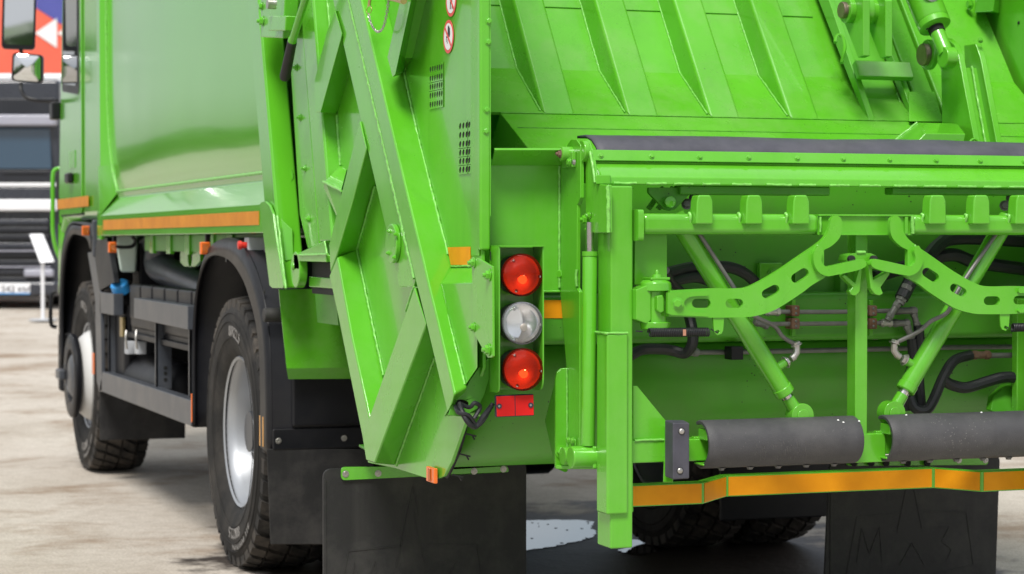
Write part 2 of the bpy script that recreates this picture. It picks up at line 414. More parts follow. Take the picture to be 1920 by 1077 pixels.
# ================================================================== SETTING: concrete yard
def ground_z(y): 
    t = max(0.0, y-8.0); return min(0.0226*t, 0.75) if t < 30 else 0.0226*30+0.006*(t-30)
def ground_material():
    m = bpy.data.materials.new('worn_concrete'); m.use_nodes = True
    N, L = m.node_tree.nodes, m.node_tree.links; b = N['Principled BSDF']
    g = N.new('ShaderNodeNewGeometry')
    def noise(sc, det, rough=0.6, scale=(1,1,1)):
        mp = N.new('ShaderNodeMapping'); mp.inputs['Scale'].default_value = scale; L.new(g.outputs['Position'], mp.inputs['Vector'])
        n = N.new('ShaderNodeTexNoise'); n.inputs['Scale'].default_value = sc; n.inputs['Detail'].default_value = det; n.inputs['Roughness'].default_value = rough
        L.new(mp.outputs['Vector'], n.inputs['Vector']); return n.outputs['Fac']
    def ramp(s, a, b_, ca, cb):
        r = N.new('ShaderNodeValToRGB'); r.color_ramp.elements[0].position = a; r.color_ramp.elements[1].position = b_
        r.color_ramp.elements[0].color = (*ca,1); r.color_ramp.elements[1].color = (*cb,1); L.new(s, r.inputs['Fac']); return r.outputs['Color']
    def mul(a, b_, f=1.0):
        q = N.new('ShaderNodeMix'); q.data_type = 'RGBA'; q.blend_type = 'MULTIPLY'; q.inputs['Factor'].default_value = f
        L.new(a, q.inputs['A']); L.new(b_, q.inputs['B']); return q.outputs['Result']
    c = ramp(noise(0.6, 9, 0.68, (1.0,0.8,1)), 0.34, 0.66, (0.43,0.38,0.32), (0.56,0.515,0.455))
    c = mul(c, ramp(noise(1.1, 8, 0.7, (0.9,1.1,1)), 0.33, 0.49, (0.58,0.48,0.39), (1,1,1)))
    c = mul(c, ramp(noise(14, 6), 0.30, 0.60, (0.87,0.86,0.845), (1.04,1.04,1.04)))
    c = mul(c, ramp(noise(90, 5), 0.34, 0.56, (0.70,0.685,0.67), (1.04,1.04,1.04)))
    v = N.new('ShaderNodeTexVoronoi'); v.inputs['Scale'].default_value = 26; L.new(g.outputs['Position'], v.inputs['Vector'])
    c = mul(c, ramp(v.outputs['Distance'], 0.03, 0.09, (0.55,0.52,0.48), (1,1,1)), 0.6)
    # wet patch round the puddles, with the truck's shade darkened into its colour
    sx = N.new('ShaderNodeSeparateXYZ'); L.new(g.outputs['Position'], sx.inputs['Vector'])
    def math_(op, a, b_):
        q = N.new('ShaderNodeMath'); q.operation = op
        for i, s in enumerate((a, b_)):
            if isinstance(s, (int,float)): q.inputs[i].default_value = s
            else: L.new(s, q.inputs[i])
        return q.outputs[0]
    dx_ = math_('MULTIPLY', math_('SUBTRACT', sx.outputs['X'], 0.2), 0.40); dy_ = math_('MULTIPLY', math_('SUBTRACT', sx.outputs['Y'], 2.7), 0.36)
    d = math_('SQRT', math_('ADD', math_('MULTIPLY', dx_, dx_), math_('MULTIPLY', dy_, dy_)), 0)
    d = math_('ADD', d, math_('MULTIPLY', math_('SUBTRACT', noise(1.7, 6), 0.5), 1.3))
    wet_shade = N.new('ShaderNodeMapRange'); wet_shade.inputs['From Min'].default_value = 0.62; wet_shade.inputs['From Max'].default_value = 0.50; L.new(d, wet_shade.inputs['Value'])
    q = N.new('ShaderNodeMix'); q.data_type = 'RGBA'; q.blend_type = 'MULTIPLY'; L.new(wet_shade.outputs['Result'], q.inputs['Factor']); L.new(c, q.inputs['A']); q.inputs['B'].default_value = (0.085,0.068,0.060,1)
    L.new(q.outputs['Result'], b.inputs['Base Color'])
    r = N.new('ShaderNodeMapRange'); r.inputs['To Min'].default_value = 0.88; r.inputs['To Max'].default_value = 0.55; L.new(wet_shade.outputs['Result'], r.inputs['Value']); L.new(r.outputs['Result'], b.inputs['Roughness'])
    bp = N.new('ShaderNodeBump'); bp.inputs['Strength'].default_value = 0.5; bp.inputs['Distance'].default_value = 0.01
    L.new(math_('ADD', noise(30, 8), math_('MULTIPLY', noise(4, 5), 2.0)), bp.inputs['Height']); L.new(bp.outputs['Normal'], b.inputs['Normal'])
    return m
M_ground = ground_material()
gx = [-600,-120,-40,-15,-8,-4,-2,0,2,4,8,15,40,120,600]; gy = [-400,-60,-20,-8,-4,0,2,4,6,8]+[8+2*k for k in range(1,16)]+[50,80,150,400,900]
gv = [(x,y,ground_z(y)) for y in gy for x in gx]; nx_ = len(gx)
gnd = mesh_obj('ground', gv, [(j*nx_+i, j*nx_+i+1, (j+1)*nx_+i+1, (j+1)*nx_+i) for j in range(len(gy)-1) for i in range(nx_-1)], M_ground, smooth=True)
gnd['kind'] = 'structure'; gnd['label'] = 'pale worn concrete yard'
# puddles
M_water = glassy('puddle_water', (0.012,0.012,0.013), 0.02)
M_water.node_tree.nodes['Principled BSDF'].inputs['IOR'].default_value = 1.33
M_film = glassy('oily_water_film', (0.016,0.012,0.012), 0.22)
def puddle(loop, m, z, label):
    pts = [at(x,y,Z=z) for x,y in loop]; c = curve_path(pts, 10, closed=True); out = []
    for i,p in enumerate(c):
        out.append(p+Vector((mnoise.noise(p*6),mnoise.noise(p*6+Vector((9,0,0))),0))*0.03+Vector((mnoise.noise(p*25),mnoise.noise(p*25+Vector((9,0,0))),0))*0.018)
    for p in out: p.z = z
    o = mesh_obj('puddle', out, [tuple(range(len(out)))], m); o['kind'] = 'structure'; o['label'] = label
    return o
puddle([(900,980),(985,976),(1060,974),(1100,977),(1114,990),(1112,1003),(1085,1014),(1040,1024),(985,1032),(900,1040)], M_water, 0.004, 'bright puddle under the hopper beside the left mud flap')
puddle([(1180,1012),(1215,1014),(1238,1020),(1246,1027),(1228,1036),(1190,1038),(1165,1030)], M_water, 0.004, 'small puddle beside the foot of the green lift post')
grit = MB()
for k in range(12):
    p = at(random.uniform(990,1105), random.uniform(978,1026), Z=0.0)
    s = random.uniform(0.006,0.02)
    grit.add([(p.x+math.cos(t)*s*random.uniform(.6,1.3),p.y+math.sin(t)*s*1.6,0.001) for t in [2*math.pi*j/7 for j in range(7)]]+[(p.x,p.y,0.007)], [(j,(j+1)%7,7) for j in range(7)])
tag(grit.build('grit', M_dark), 'dark grit scattered in the bright puddle', 'grit', kind='stuff')

# ---------------------------------------------------------------- parked dark truck, seen from its front
HF = Vector((math.sin(YAW), math.cos(YAW), 0))
def place(px, dep, zg):
    lat = (px-CX)/FPX*dep
    p = Vector((CAM.x,CAM.y,0))+HF*dep+RT*lat; p.z = zg; return p
def zof(y, dep): return CAM.z+(455-y)*dep/FPX
D2 = 30.0
zg2 = 0.40
base2 = place(112, D2, zg2) - RT*1.25
t2 = empty('parked_truck', base2); t2.rotation_euler = (0,0,-YAW)
tag(t2, 'dark grey truck parked nose to the camera behind the door mirrors', 'truck')
M_dk = mat('graphite_truck_paint', (0.030,0.034,0.046), 0.28, var=0.08, coat=0.4)
M_dk2 = mat('truck_grille_black', (0.014,0.016,0.022), 0.4, var=0.1)
M_lt = mat('light_grey_trim', (0.33,0.335,0.40), 0.35, var=0.04, coat=0.2)
M_wt = mat('truck_white_trim', (0.78,0.79,0.82), 0.35, var=0.03, coat=0.2)
h = lambda y: zof(y, D2)-zg2
def b2(name, x0,x1,y0,y1,z0,z1,m,bev=0.02,par=None): return MB().box((x0,y0,z0),(x1,y1,z1)).build(name, m, par or t2, bev, seg=3)
b2('cab_shell', -1.25,1.25,0.0,2.2,h(553),h(150),M_dk,0.06)
b2('roof_spoiler', -1.2,0.35,-0.05,0.5,h(183),h(155),M_lt,0.09)
b2('sun_visor', -1.22,1.23,-0.16,0.02,h(238),h(217),M_lt,0.03)
b2('visor_top_panel', -1.2,1.2,-0.02,0.01,h(216),h(186),M_dk2,0.02)  # dark panel of the cab face above the visor
M_wind = glassy('windscreen_glass', (0.02,0.05,0.085), 0.03)
ws = mesh_obj('windscreen', [(-1.16,-0.06,h(318)),(1.16,-0.06,h(318)),(1.12,0.02,h(240)),(-1.12,0.02,h(240))], [(0,1,2,3)], M_wind, t2)
so = ws.modifiers.new('t','SOLIDIFY'); so.thickness = 0.02
b2('dash_panel', -1.16,1.16,-0.07,0.0,h(342),h(319),M_dk2,0.02)
for k in range(3): b2('wiper', -0.9+k*0.7,-0.3+k*0.7,-0.10,-0.085,h(326),h(323),M_dk2,0.004)
b2('upper_trim', -1.2,1.22,-0.09,0.0,h(351),h(344),M_wt,0.01)
b2('hood_panel', -1.2,1.22,-0.08,0.0,h(374),h(352),M_dk,0.02)
b2('lower_trim', -1.22,1.24,-0.12,0.0,h(397),h(375),M_wt,0.03)
for k, yy in enumerate((412,426,440,456,472,488,504,520)):
    b2('grille_bar', -1.1,1.12,-0.10-0.01*(k%2),0.0,h(yy+10),h(yy),M_dk2 if k%3 else M_dk,0.015)
for yy in (470,500): b2('bumper_line', -1.0,1.15,-0.14,-0.10,h(yy+2.5),h(yy),M_lt,0.006)
b2('bumper', -1.25,1.25,-0.18,0.1,h(556),h(528),M_dk,0.05)
pl_ = b2('number_plate', 1.25-112*D2/FPX-0.10, 1.25-50*D2/FPX,-0.20,-0.185,h(552),h(532),M_wt,0.004)
b2('plate_border', 1.25-112*D2/FPX-0.10, 1.25-50*D2/FPX,-0.203,-0.2005,h(552),h(549.5),M_blue,0.001,pl_)
fc = bpy.data.curves.new('t','FONT'); fc.body = 'к 542 км'; fc.size = 0.125; fc.extrude = 0.002; fc.align_x = 'CENTER'
tmp = bpy.data.objects.new('t', fc); tm = bpy.data.meshes.new_from_object(tmp); bpy.data.objects.remove(tmp)
for v_ in tm.vertices: v_.co = Vector((v_.co.x, -v_.co.z, v_.co.y))
tm.materials.clear(); tm.materials.append(M_decalk); o = bpy.data.objects.new('plate_lettering', tm); o.location = (1.25-84*D2/FPX, -0.202, h(548)); link(o, pl_)
for x in (-1.0,1.0):
    tw = MB().lathe([(-0.15,0.28),(-0.15,0.46),(-0.11,0.50),(0.11,0.50),(0.15,0.46),(0.15,0.28)], (x,1.3,0.50), (1,0,0), 32).build('wheel', M_tyre, t2, smooth=True)
    b2('headlamp', x-0.2,x+0.2,-0.19,-0.10,h(520),h(505),M_lt,0.03)
b2('chassis', -0.45,0.45,0.5,8,0.55,0.9,M_dk2)
# white box body behind it
wbx = MB().box((-5.5,3.2,zof(240,33)-zg2),(3.0,9,zof(137,33)-zg2)).build('white_box_trailer', M_wt, None, 0.05)
wbx.location = base2; wbx.rotation_euler = (0,0,-YAW); tag(wbx, 'white box trailer standing behind the dark grey truck', 'trailer')
for k in range(4):
    o = MB().box((-4.5+k*1.6,3.4,0.0),(-4.3+k*1.6,3.7,zof(240,33)-zg2)).build('trailer_leg', M_dk2, wbx, 0.02)

# ---------------------------------------------------------------- red and blue hoarding with white arrowheads
D3 = 46.0
ho = empty('exhibition_hoarding', place(60, D3, 0.75)); ho.rotation_euler = (0,0,-YAW)
tag(ho, 'tall red and blue hoarding with white arrowheads behind the parked truck', 'hoarding')
M_hred = mat('hoarding_red', (0.80,0.13,0.075), 0.5, var=0.05); M_hblue = mat('hoarding_blue', (0.075,0.085,0.34), 0.5, var=0.05)
u = lambda px: (px-60)*D3/FPX
w = lambda y: zof(y, D3)-0.75
MB().box((u(-260),0,0),(u(150),0.3,w(-200))).build('board', M_hred, ho, 0.01)
MB().prism([(u(70),-0.012,w(17)),(u(126),-0.012,w(53)),(u(148),-0.012,w(66)),(u(148),-0.012,w(-190)),(u(70),-0.012,w(-190))],(0,0.01,0)).build('blue_field', M_hblue, ho)
for x0 in (68,110):
    MB().prism([(u(x0),-0.024,w(64)),(u(x0+41),-0.024,w(36)),(u(x0+41),-0.024,w(92))],(0,0.01,0)).build('arrowhead', M_decalw, ho)
for k in range(5): MB().box((u(-240+k*95),0.3,0),(u(-236+k*95),0.6,w(-150))).build('prop', M_steel, ho)

# ---------------------------------------------------------------- information stand
D4 = 27.0; zg4 = 0.33
stn = empty('information_stand', place(80, D4, zg4)); stn.rotation_euler = (0,0,-YAW)
tag(stn, 'slim white information stand with a tilted panel beside the cab', 'stand')
u = lambda px: (px-80)*D4/FPX
w = lambda y: zof(y, D4)-zg4
MB().cyl((0,0,0.01),(0,0,w(490)),0.022,16).build('post', M_wt, stn, smooth=True)
MB().lathe([(0,0.17),(0.012,0.17),(0.018,0.15)], (0,0,0), NZ, 32).build('foot', M_grey, stn, smooth=True)
MB().prism([(u(52),0.10,w(441)),(u(77),0.10,w(441)),(u(105),-0.12,w(492)),(u(79),-0.12,w(493))],(0.0,0.012,0.012)).build('panel', M_wt, stn, 0.003)
for k in range(5):
    t = 0.15+k*0.15; a = Vector((u(53),0.10,w(441))).lerp(Vector((u(79),-0.12,w(493))), t); b = Vector((u(77),0.10,w(441))).lerp(Vector((u(105),-0.12,w(492))), t)
    MB().prism([a.lerp(b,0.2)+Vector((0,-.004,0)), a.lerp(b,0.75)+Vector((0,-.004,0)), a.lerp(b,0.75)+Vector((0.01,-.006,-0.02)), a.lerp(b,0.2)+Vector((0.01,-.006,-0.02))],(0,0.002,0)).build('printed_line', M_grey, stn)

# ---------------------------------------------------------------- unseen belt of trees, added for dark reflections in body and mirrors
M_leaf = mat('tree_belt_foliage', (0.045,0.085,0.022), 0.7, var=0.45, vscale=0.8, bump=0.6, bscale=3)
tb_v, tb_f = [], []
bmi = bmesh.new(); bmesh.ops.create_icosphere(bmi, subdivisions=3, radius=1.0); bmi.verts.ensure_lookup_table()
iv = [v_.co.copy() for v_ in bmi.verts]; ifc = [tuple(v_.index for v_ in f_.verts) for f_ in bmi.faces]; bmi.free()
for k in range(150):
    a = 2*math.pi*k/150+random.uniform(-.012,.012); rad = random.uniform(88,104)
    cx_, cy_ = math.sin(a)*rad, math.cos(a)*rad
    rx, rz = random.uniform(3.2,5.0), random.uniform(1.7,3.0); off = Vector((k*3.7,0,0)); n0 = len(tb_v)
    for p in iv:
        d = 1+0.34*mnoise.noise(p*2.1+off)+0.22*mnoise.noise(p*5.5+off)
        tb_v.append((cx_+p.x*rx*d, cy_+p.y*rx*d, ground_z(cy_)*0.5+rz*0.75+p.z*rz*d))
    tb_f += [tuple(i_+n0 for i_ in f_) for f_ in ifc]
tb_ = mesh_obj('added_tree_belt', tb_v, tb_f, M_leaf); tag(tb_, 'unseen far belt of trees added round the yard for its dark reflections', 'trees', kind='stuff')
# ================================================================== GARBAGE TRUCK
truck = empty('garbage_truck', (0,0,0))
tag(truck, 'bright green rear-loading garbage truck with bin lift and round tail lamps', 'truck')

XS = -1.170      # left skin of the tailgate
XO = -1.250      # outer face of its stiffening beams
def yz(x, y, X): p = S(x, y, X); return (-p.y, p.z)

# ---------------------------------------------------------------- tailgate side
top = 3.10
lp = [yz(900,6,XS)]
ytop_r = -lp[0][0]
front = [S(560,0,XS), S(618,480,XS)]
def fy(z):      # front edge of the tailgate leans with the mating frame
    a, b = front; return a.y+(b.y-a.y)*(z-a.z)/(b.z-a.z)
loop = [(-ytop_r, top), (-fy(top), top), (-fy(1.3), 1.3), yz(622,500,XS), yz(680,806,XS), yz(690,868,XS), yz(741,879,XS), yz(799,897,XS),
        yz(822,898,XS), yz(832,893,XS), yz(846,867,XS), yz(872,793,XS), yz(905,690,XS), yz(903,480,XS)]
side = plate2('tailgate_side', [loop], (XS,0,0), (0,-1,0), (0,0,1), 0.010, M_green, truck, 0.002)

def beam(name, pts, xo=XO, xb=XS+0.004, bevel=0.006, m=None, parent=None):
    """box stiffener: outer loop of sight points on plane xo; a 4-tuple also gives the foot of that corner on the skin"""
    out, base = [], []
    for p in pts:
        o = S(p[0], p[1], xo); out.append(o)
        base.append(S(p[2], p[3], p[4] if len(p) == 5 else XS) + Vector((0.004,0,0)) if len(p) >= 4 else Vector((xb, o.y, o.z)))
    n = len(pts)
    return mesh_obj(name, out+base, [tuple(range(n))]+[(i, n+i, n+(i+1)%n, (i+1)%n) for i in range(n)]+[tuple(range(n,2*n))[::-1]], m or M_green, parent or truck, bevel, seg=3)

# long diagonal box beam with its broad rear flank
bA = beam('diagonal_beam', [(640,-60),(663,-60,708,-60),(677,0,722,0),(736,250,784,250),(791,480,841,478),(795,497,846,497),(803,532,826,532,-1.2165),(820,600,842,600,-1.2165),(852,739,874,727,-1.2165),(850,748,866,778),(839,778),(799,609),(778,524),(714,250),(654,0)], xo=-1.256, bevel=0.007)
weld([S(758,137,XS-.003), S(782,250,XS-.003), S(840,478,XS-.003)], bA)
weld([S(654,0,-1.243), S(714,250,-1.243), S(777,522,-1.243)], bA, r=0.006)
dA = beam('doubler_plate', [(612,-60),(629,23),(640,68),(682,250),(726,440),(748,538),(776,538),(779,524),(715,250),(655,0),(641,-60)], xo=-1.238, bevel=0.003)
# upper short brace and the other diagonals of the lattice
bD = beam('brace_beam', [(726,108),(755,-20),(764,-60),(784,-60,800,-60),(771,0,786,-2),(741,140,757,135),(736,145,752,140)], xo=-1.247)
weld([S(757,136,XS-.002), S(786,-2,XS-.002)], bD)
b1 = beam('brace_beam', [(612,62),(628,20),(641,62,656,120),(640,70,655,132),(601,211,632,213),(592,211),(590,150)], xo=-1.246)
b2 = beam('brace_beam', [(674,226),(688,278,706,338),(686,284,703,349),(661,380,692,380),(631,480,670,466),(619,512),(617,457),(640,362)], xo=-1.2445)
weld([S(703,349,XS-.002), S(670,466,XS-.002)], b2)
bE = beam('edge_beam', [(632,482,669,466),(659,630,703,630),(692,781,725,738),(694,800),(686,864),(679,820),(635,600),(617,517)], xo=-1.2475)
weld([S(669,468,XS-.003), S(703,630,XS-.003), S(719,704,XS-.003)], bE)
bC = beam('brace_beam', [(776,538),(800,607,815,668),(702,869,741,874),(686,864),(679,820),(719,704),(761,584)], xo=-1.2515)
weld([S(815,671,XS-.002), S(742,873,XS-.002)], bC)
weld([S(776,538,-1.244), S(761,584,-1.244)], bC)

# small gusset plate in the lattice corner
g = MB().add([S(610,340,-1.235), S(638,311,XS), S(650,318,XS), S(640,356,-1.235), S(612,346,-1.235), S(638,420,-1.232), S(606,350,-1.232)], [(0,1,2,3),(0,3,5,6)])
gg = g.build('gusset_plate', M_green, truck)
weld([S(606,341,-1.238), S(640,358,-1.238)], gg, r=0.005)

# front edge of the tailgate: bolted flange and rounded post, both leaning with the body frame
def lean(x0,y0,x1,y1,X):      # two sight points -> function y(z)
    a, b = S(x0,y0,X), S(x1,y1,X)
    return lambda z: a.y+(b.y-a.y)*(z-a.z)/(b.z-a.z)
def slab(name, X0, X1, ya, yb, z0, z1, m, parent, bevel=0.004):
    """upright slab between two leaning edges"""
    return MB().hexa([(X0,ya(z0),z0),(X0,yb(z0),z0),(X1,yb(z0),z0),(X1,ya(z0),z0),(X0,ya(z1),z1),(X0,yb(z1),z1),(X1,yb(z1),z1),(X1,ya(z1),z1)]).build(name, m, parent, bevel, seg=3)
Zt = 3.10
z_at = lambda x,y,X: S(x,y,X).z
f_l = lean(541,63,562,404,-1.195); f_r = lean(569,63,596,404,-1.195)
zf0 = z_at(592,470,-1.195)
# flange with its cut lower corner
lp2 = [(-f_l(Zt),Zt), (-f_l(z_at(559,404,-1.195)),z_at(559,404,-1.195)), yz(577,466,-1.195), yz(598,458,-1.195), (-f_r(Zt),Zt)]
fl = plate2('tailgate_flange', [lp2], (-1.195,0,0), (0,-1,0), (0,0,1), 0.012, M_green, truck, 0.0025)
for px, py in ((544,18),(556,127),(563,221),(572,316),(580,411)):
    bolt(S(px,py,-1.196), NX, 0.0085, fl, 'stud')
p_l = lean(567,63,597,440,-1.222); p_r = lean(591,63,621,440,-1.222)
po = slab('tailgate_post', -1.222, XS+0.004, p_l, p_r, z_at(600,455,-1.222), Zt, M_green, truck, 0.009)
w0, w1 = lean(617,0,633,215,XS-.002), None
weld([S(614,0,XS-.002), S(632,212,XS-.002)], po, r=0.005); weld([S(632,216,XS-.002), S(638,310,XS-.002)], po, r=0.006)
weld([S(575,40,-1.2), S(589,250,-1.2), S(605,452,-1.2)], po, r=0.0045)

# round inspection cover
c = S(741,457,-1.239)
cov = MB().lathe([(0,0.058),(0.012,0.058),(0.014,0.055)], c, NX, 36).build('inspection_cover', M_green, truck, 0.0015)
for px,py in ((731,434),(743,440),(729,475),(741,483)): bolt(S(px,py,-1.253), NX, 0.0055, cov, 'stud')

# gusset box beside the lamps: pale sloping top, flat flank
gb = mesh_obj('gusset_box', [S(825,532,-1.215), S(895,531,-1.215), S(895,690,-1.215), S(872,724,-1.215), S(845,501,XS), S(893,500,XS), S(895,690,XS), S(872,724,XS)],
     [(0,3,2,1),(0,1,5,4),(1,2,6,5),(2,3,7,6),(3,0,4,7),(4,5,6,7)], M_green, truck, 0.0025, seg=2)
weld([S(824,535,-1.218), S(872,722,-1.218)], gb)
weld([S(846,500,XS-.003), S(883,499,XS-.003)], gb, r=0.0035)

# closing plate under the beam's end, with the cable hole and the cables
yE = S(846,760,-1.25).y-0.004
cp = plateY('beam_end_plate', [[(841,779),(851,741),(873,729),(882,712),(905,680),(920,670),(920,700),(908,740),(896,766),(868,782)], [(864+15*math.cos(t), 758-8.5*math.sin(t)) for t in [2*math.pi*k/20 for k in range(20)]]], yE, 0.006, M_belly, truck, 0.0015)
hc = A(864,758,yE)
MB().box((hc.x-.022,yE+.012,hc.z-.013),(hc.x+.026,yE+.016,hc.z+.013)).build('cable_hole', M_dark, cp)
for k,(pts,r) in enumerate(((((862,757),(868,776),(880,795),(893,800),(906,782),(921,762)),0.0075), (((854,762),(860,774),(878,779),(892,797),(905,790),(924,757)),0.006), (((862,757),(880,764),(890,756),(900,764),(889,785)),0.006))):
    Ys = [hc.y-0.02+0.01*k, hc.y-0.05, hc.y-0.06, hc.y-0.05, -0.03, -0.02]
    MB().tube(curve_path([A(x,y,Ys[i]) for i,(x,y) in enumerate(pts)],8), r, 8).build('lamp_cable', M_hose, truck, smooth=True)
# cable ties and loom along the skin's rear lower edge
MB().tube(curve_path([S(874,792,XS+.02), S(862,838,XS+.02), S(848,872,XS+.02), S(838,893,XS+.02)],8), 0.008, 8).build('cable_loom', M_hose, truck, smooth=True)
for px,py in ((872,813),(861,851),(848,890)):
    p = S(px,py,XS+.02)
    MB().bar(p, p+Vector((0.03,-0.01,-0.008)), 0.008, 0.004).bar(p+Vector((0.02,0,-0.004)), p+Vector((0.028,0,-0.018)), 0.005,0.004).build('cable_tie', M_hose, truck)

# amber side marker on the lower corner
am = S(811,891,XS-.012)
mk = MB().box((am.x-0.006,am.y-0.032,am.z-0.022),(am.x+0.006,am.y+0.044,am.z+0.022)).build('side_marker', M_orange, truck, 0.003)
MB().box((am.x-0.009,am.y-0.004,am.z-0.018),(am.x-0.0065,am.y+0.016,am.z+0.018)).build('lens', M_lensO, mk, 0.001)
# reflective square on the flank
q = [S(839,464,XS-.003), S(881,463,XS-.003), S(881,497,XS-.003), S(845,497,XS-.003)]
MB().prism(q, (0.002,0,0)).build('reflective_strip', M_tape, truck)

# perforated vents: every hole a real opening in a thin cover plate
def vent(cols, rows, cx, cy, name='vent_cover'):
    """cols/rows: lists of sight x/y of hole centres"""
    X = XS-0.0024
    ys = [S(x, rows[0], X).y for x in cols]; zs = [S(cols[0], y, X).z for y in rows]
    dy = abs(ys[1]-ys[0]); dz = abs(zs[1]-zs[0])
    v, f = [], []
    n = 12
    for yy in ys:
        for zz in zs:
            b = len(v)
            hy, hz = dy/2, dz/2
            for k in range(n):
                a = 2*math.pi*k/n+math.pi/n
                cx_, sx_ = math.cos(a), math.sin(a); s = 1/max(abs(cx_), abs(sx_))
                v.append((X, yy+hy*cx_*s, zz+hz*sx_*s))
            for k in range(n):
                a = 2*math.pi*k/n+math.pi/n
                v.append((X, yy+dy*0.36*math.cos(a), zz+dz*0.34*math.sin(a)-dy*0.1*math.cos(a)))
            for k in range(n): f.append((b+k, b+(k+1)%n, b+n+(k+1)%n, b+n+k))
    o = mesh_obj(name, v, f, M_green, side)
    so = o.modifiers.new('t','SOLIDIFY'); so.thickness = 0.001; so.offset = 0
    y0, y1, z0, z1 = min(ys)-dy*.45, max(ys)+dy*.45, min(zs)-dz*.45, max(zs)+dz*.45
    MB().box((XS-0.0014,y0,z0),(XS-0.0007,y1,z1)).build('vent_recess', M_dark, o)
vent([807,811.3,815.6,819.9,824.2,828.5],[131,148,164,180,197],0,0)
vent([863,869,875,880],[237,254,271,287,303,319],0,0)

# rear edge: pale cover strip, rounded corner and rear flange with its bolts
a0 = S(883,300,XS-.004).y; a1 = S(898,300,XS-.004).y
MB().box((XS-0.0045,a1,S(890,480,XS).z),(XS-0.001,a0,top)).build('edge_strip', M_dusty, side, 0.0015)
fx0 = A(899,300,0.0).x; fx1 = A(919,300,0.0).x
zb = A(917,470,0).z
fg = MB().box((fx0,-0.004,zb),(fx1,0.02,top)).build('rear_flange', M_green, truck, 0.007, seg=3)
MB().box((fx0+0.002,0.015,zb),(XS+0.004,a1+0.01,top)).build('edge_roll', M_green, side, 0.004)
for px,py in ((916,40),(915,79),(912,206),(911,246)): bolt(A(px,py,-0.004), NY, 0.0062, fg, 'dome' if False else 'hex')
# inner hopper wall on the left side
MB().box((fx1-0.006,0.0,1.35),(fx1+0.002,1.9,top)).build('hopper_wall', M_green, truck)

# round warning stickers
def sticker(cx, cy, hh, kind):
    c = S(cx,cy,XS-.002); r = S(cx,cy-hh,XS).z-c.z
    o = MB().lathe([(0,r),(0.0008,r)], c, NX, 40).build('warning_sticker', M_decalr, side)
    MB().lathe([(0.0008,r*0.80),(0.0013,r*0.80)], c, NX, 40).build('sticker_face', M_decalw, o)
    def poly(pts, m, name, t=0.0018):
        MB().prism([(c.x-t, c.y-u*r, c.z+v*r) for u,v in pts], (0.0004,0,0)).build(name, m, o)
    if kind == 0:      # hand
        poly([(-.1,.1),(-.02,.62),(.10,.66),(.12,.58),(.24,.60),(.26,.50),(.36,.50),(.40,.1),(.30,-.05),(.1,-.02)], M_decalk, 'hand_pictogram')
        poly([(-.36,.02),(-.28,.02),(-.28,-.30),(-.36,-.30)], M_decalk, 'bar_pictogram'); poly([(-.36,.06),(0.02,-.06),(0.02,-.12),(-.36,0)], M_decalk, 'bar_pictogram')
        poly([(-.04,-.12),(.02,-.12),(-.10,-.42),(-.16,-.40)], M_decalk, 'bar_pictogram')
    else:
        poly([(-.16,-.55),(-.02,-.55),(.04,0),(.16,.5),(.02,.55),(-.08,.1)], M_decalk, 'figure_pictogram')
        poly([(.2,-.6),(.3,-.55),(.26,.5),(.18,.45)], M_decalk, 'figure_pictogram')
    poly([(-.62,.50),(-.50,.62),(.62,-.50),(.50,-.62)], M_decalr, 'sticker_bar', 0.0023)
sticker(841,69,31,0); sticker(846,0,31,1)

# chain with ring and pin hanging on the upper beam
pinb = S(770,-2,-1.27)
MB().cyl(S(728,-6,-1.275), S(757,2,-1.275), 0.010, 14).build('locking_pin', M_brass, truck, smooth=True)
MB().cyl(S(696,-22,-1.272), S(692,12,-1.275), 0.005, 10).build('lynch_pin', M_brass, truck, smooth=True)
rc = S(692,19,-1.278)
ring = MB().tube([rc+Vector((0,math.cos(t)*0.028,math.sin(t)*0.0115)) for t in [2*math.pi*k/28 for k in range(28)]], 0.0013, 6, closed=True).build('split_ring', M_brass, truck, smooth=True)
cpts = curve_path([S(x,y,-1.275) for x,y in ((691,28),(694,40),(699,51),(706,59),(714,58),(720,48),(724,32),(727,14),(729,0))], 14)
dist = 0; k = 0; nxt = 0
for i in range(len(cpts)-1):
    sgm = cpts[i+1]-cpts[i]; dist += sgm.length
    if dist >= nxt:
        nxt += 0.0088; t = sgm.normalized(); side_v = (Vector((1,0,0)) if k % 2 else t.cross(Vector((1,0,0)))).normalized(); k += 1
        MB().tube([cpts[i]+t*math.cos(a)*0.0062+side_v*math.sin(a)*0.0036 for a in [2*math.pi*j/12 for j in range(12)]], 0.0012, 5, closed=True).build('chain_link', M_zinc, ring, smooth=True)

# lever with black grip in front of the flange
l0, l1, l2 = S(585,-40,-1.30), S(548,78,-1.30), S(534,146,-1.30)
lv = MB().cyl(l0, l1, 0.0125, 16).build('lever', M_green, truck, smooth=True)
MB().lathe([(0,0.013),(0.004,0.0165),(0.010,0.0165),(0.012,0.016),((l2-l1).length-0.006,0.0185),((l2-l1).length+0.004,0.016),((l2-l1).length+0.007,0.008)], l1, l2-l1, 20).build('grip', M_rubber, lv, smooth=True)
MB().lathe([(-0.012,0.0145),(0.0,0.0155)], l1, l2-l1, 18).build('collar', M_green, lv, smooth=True)

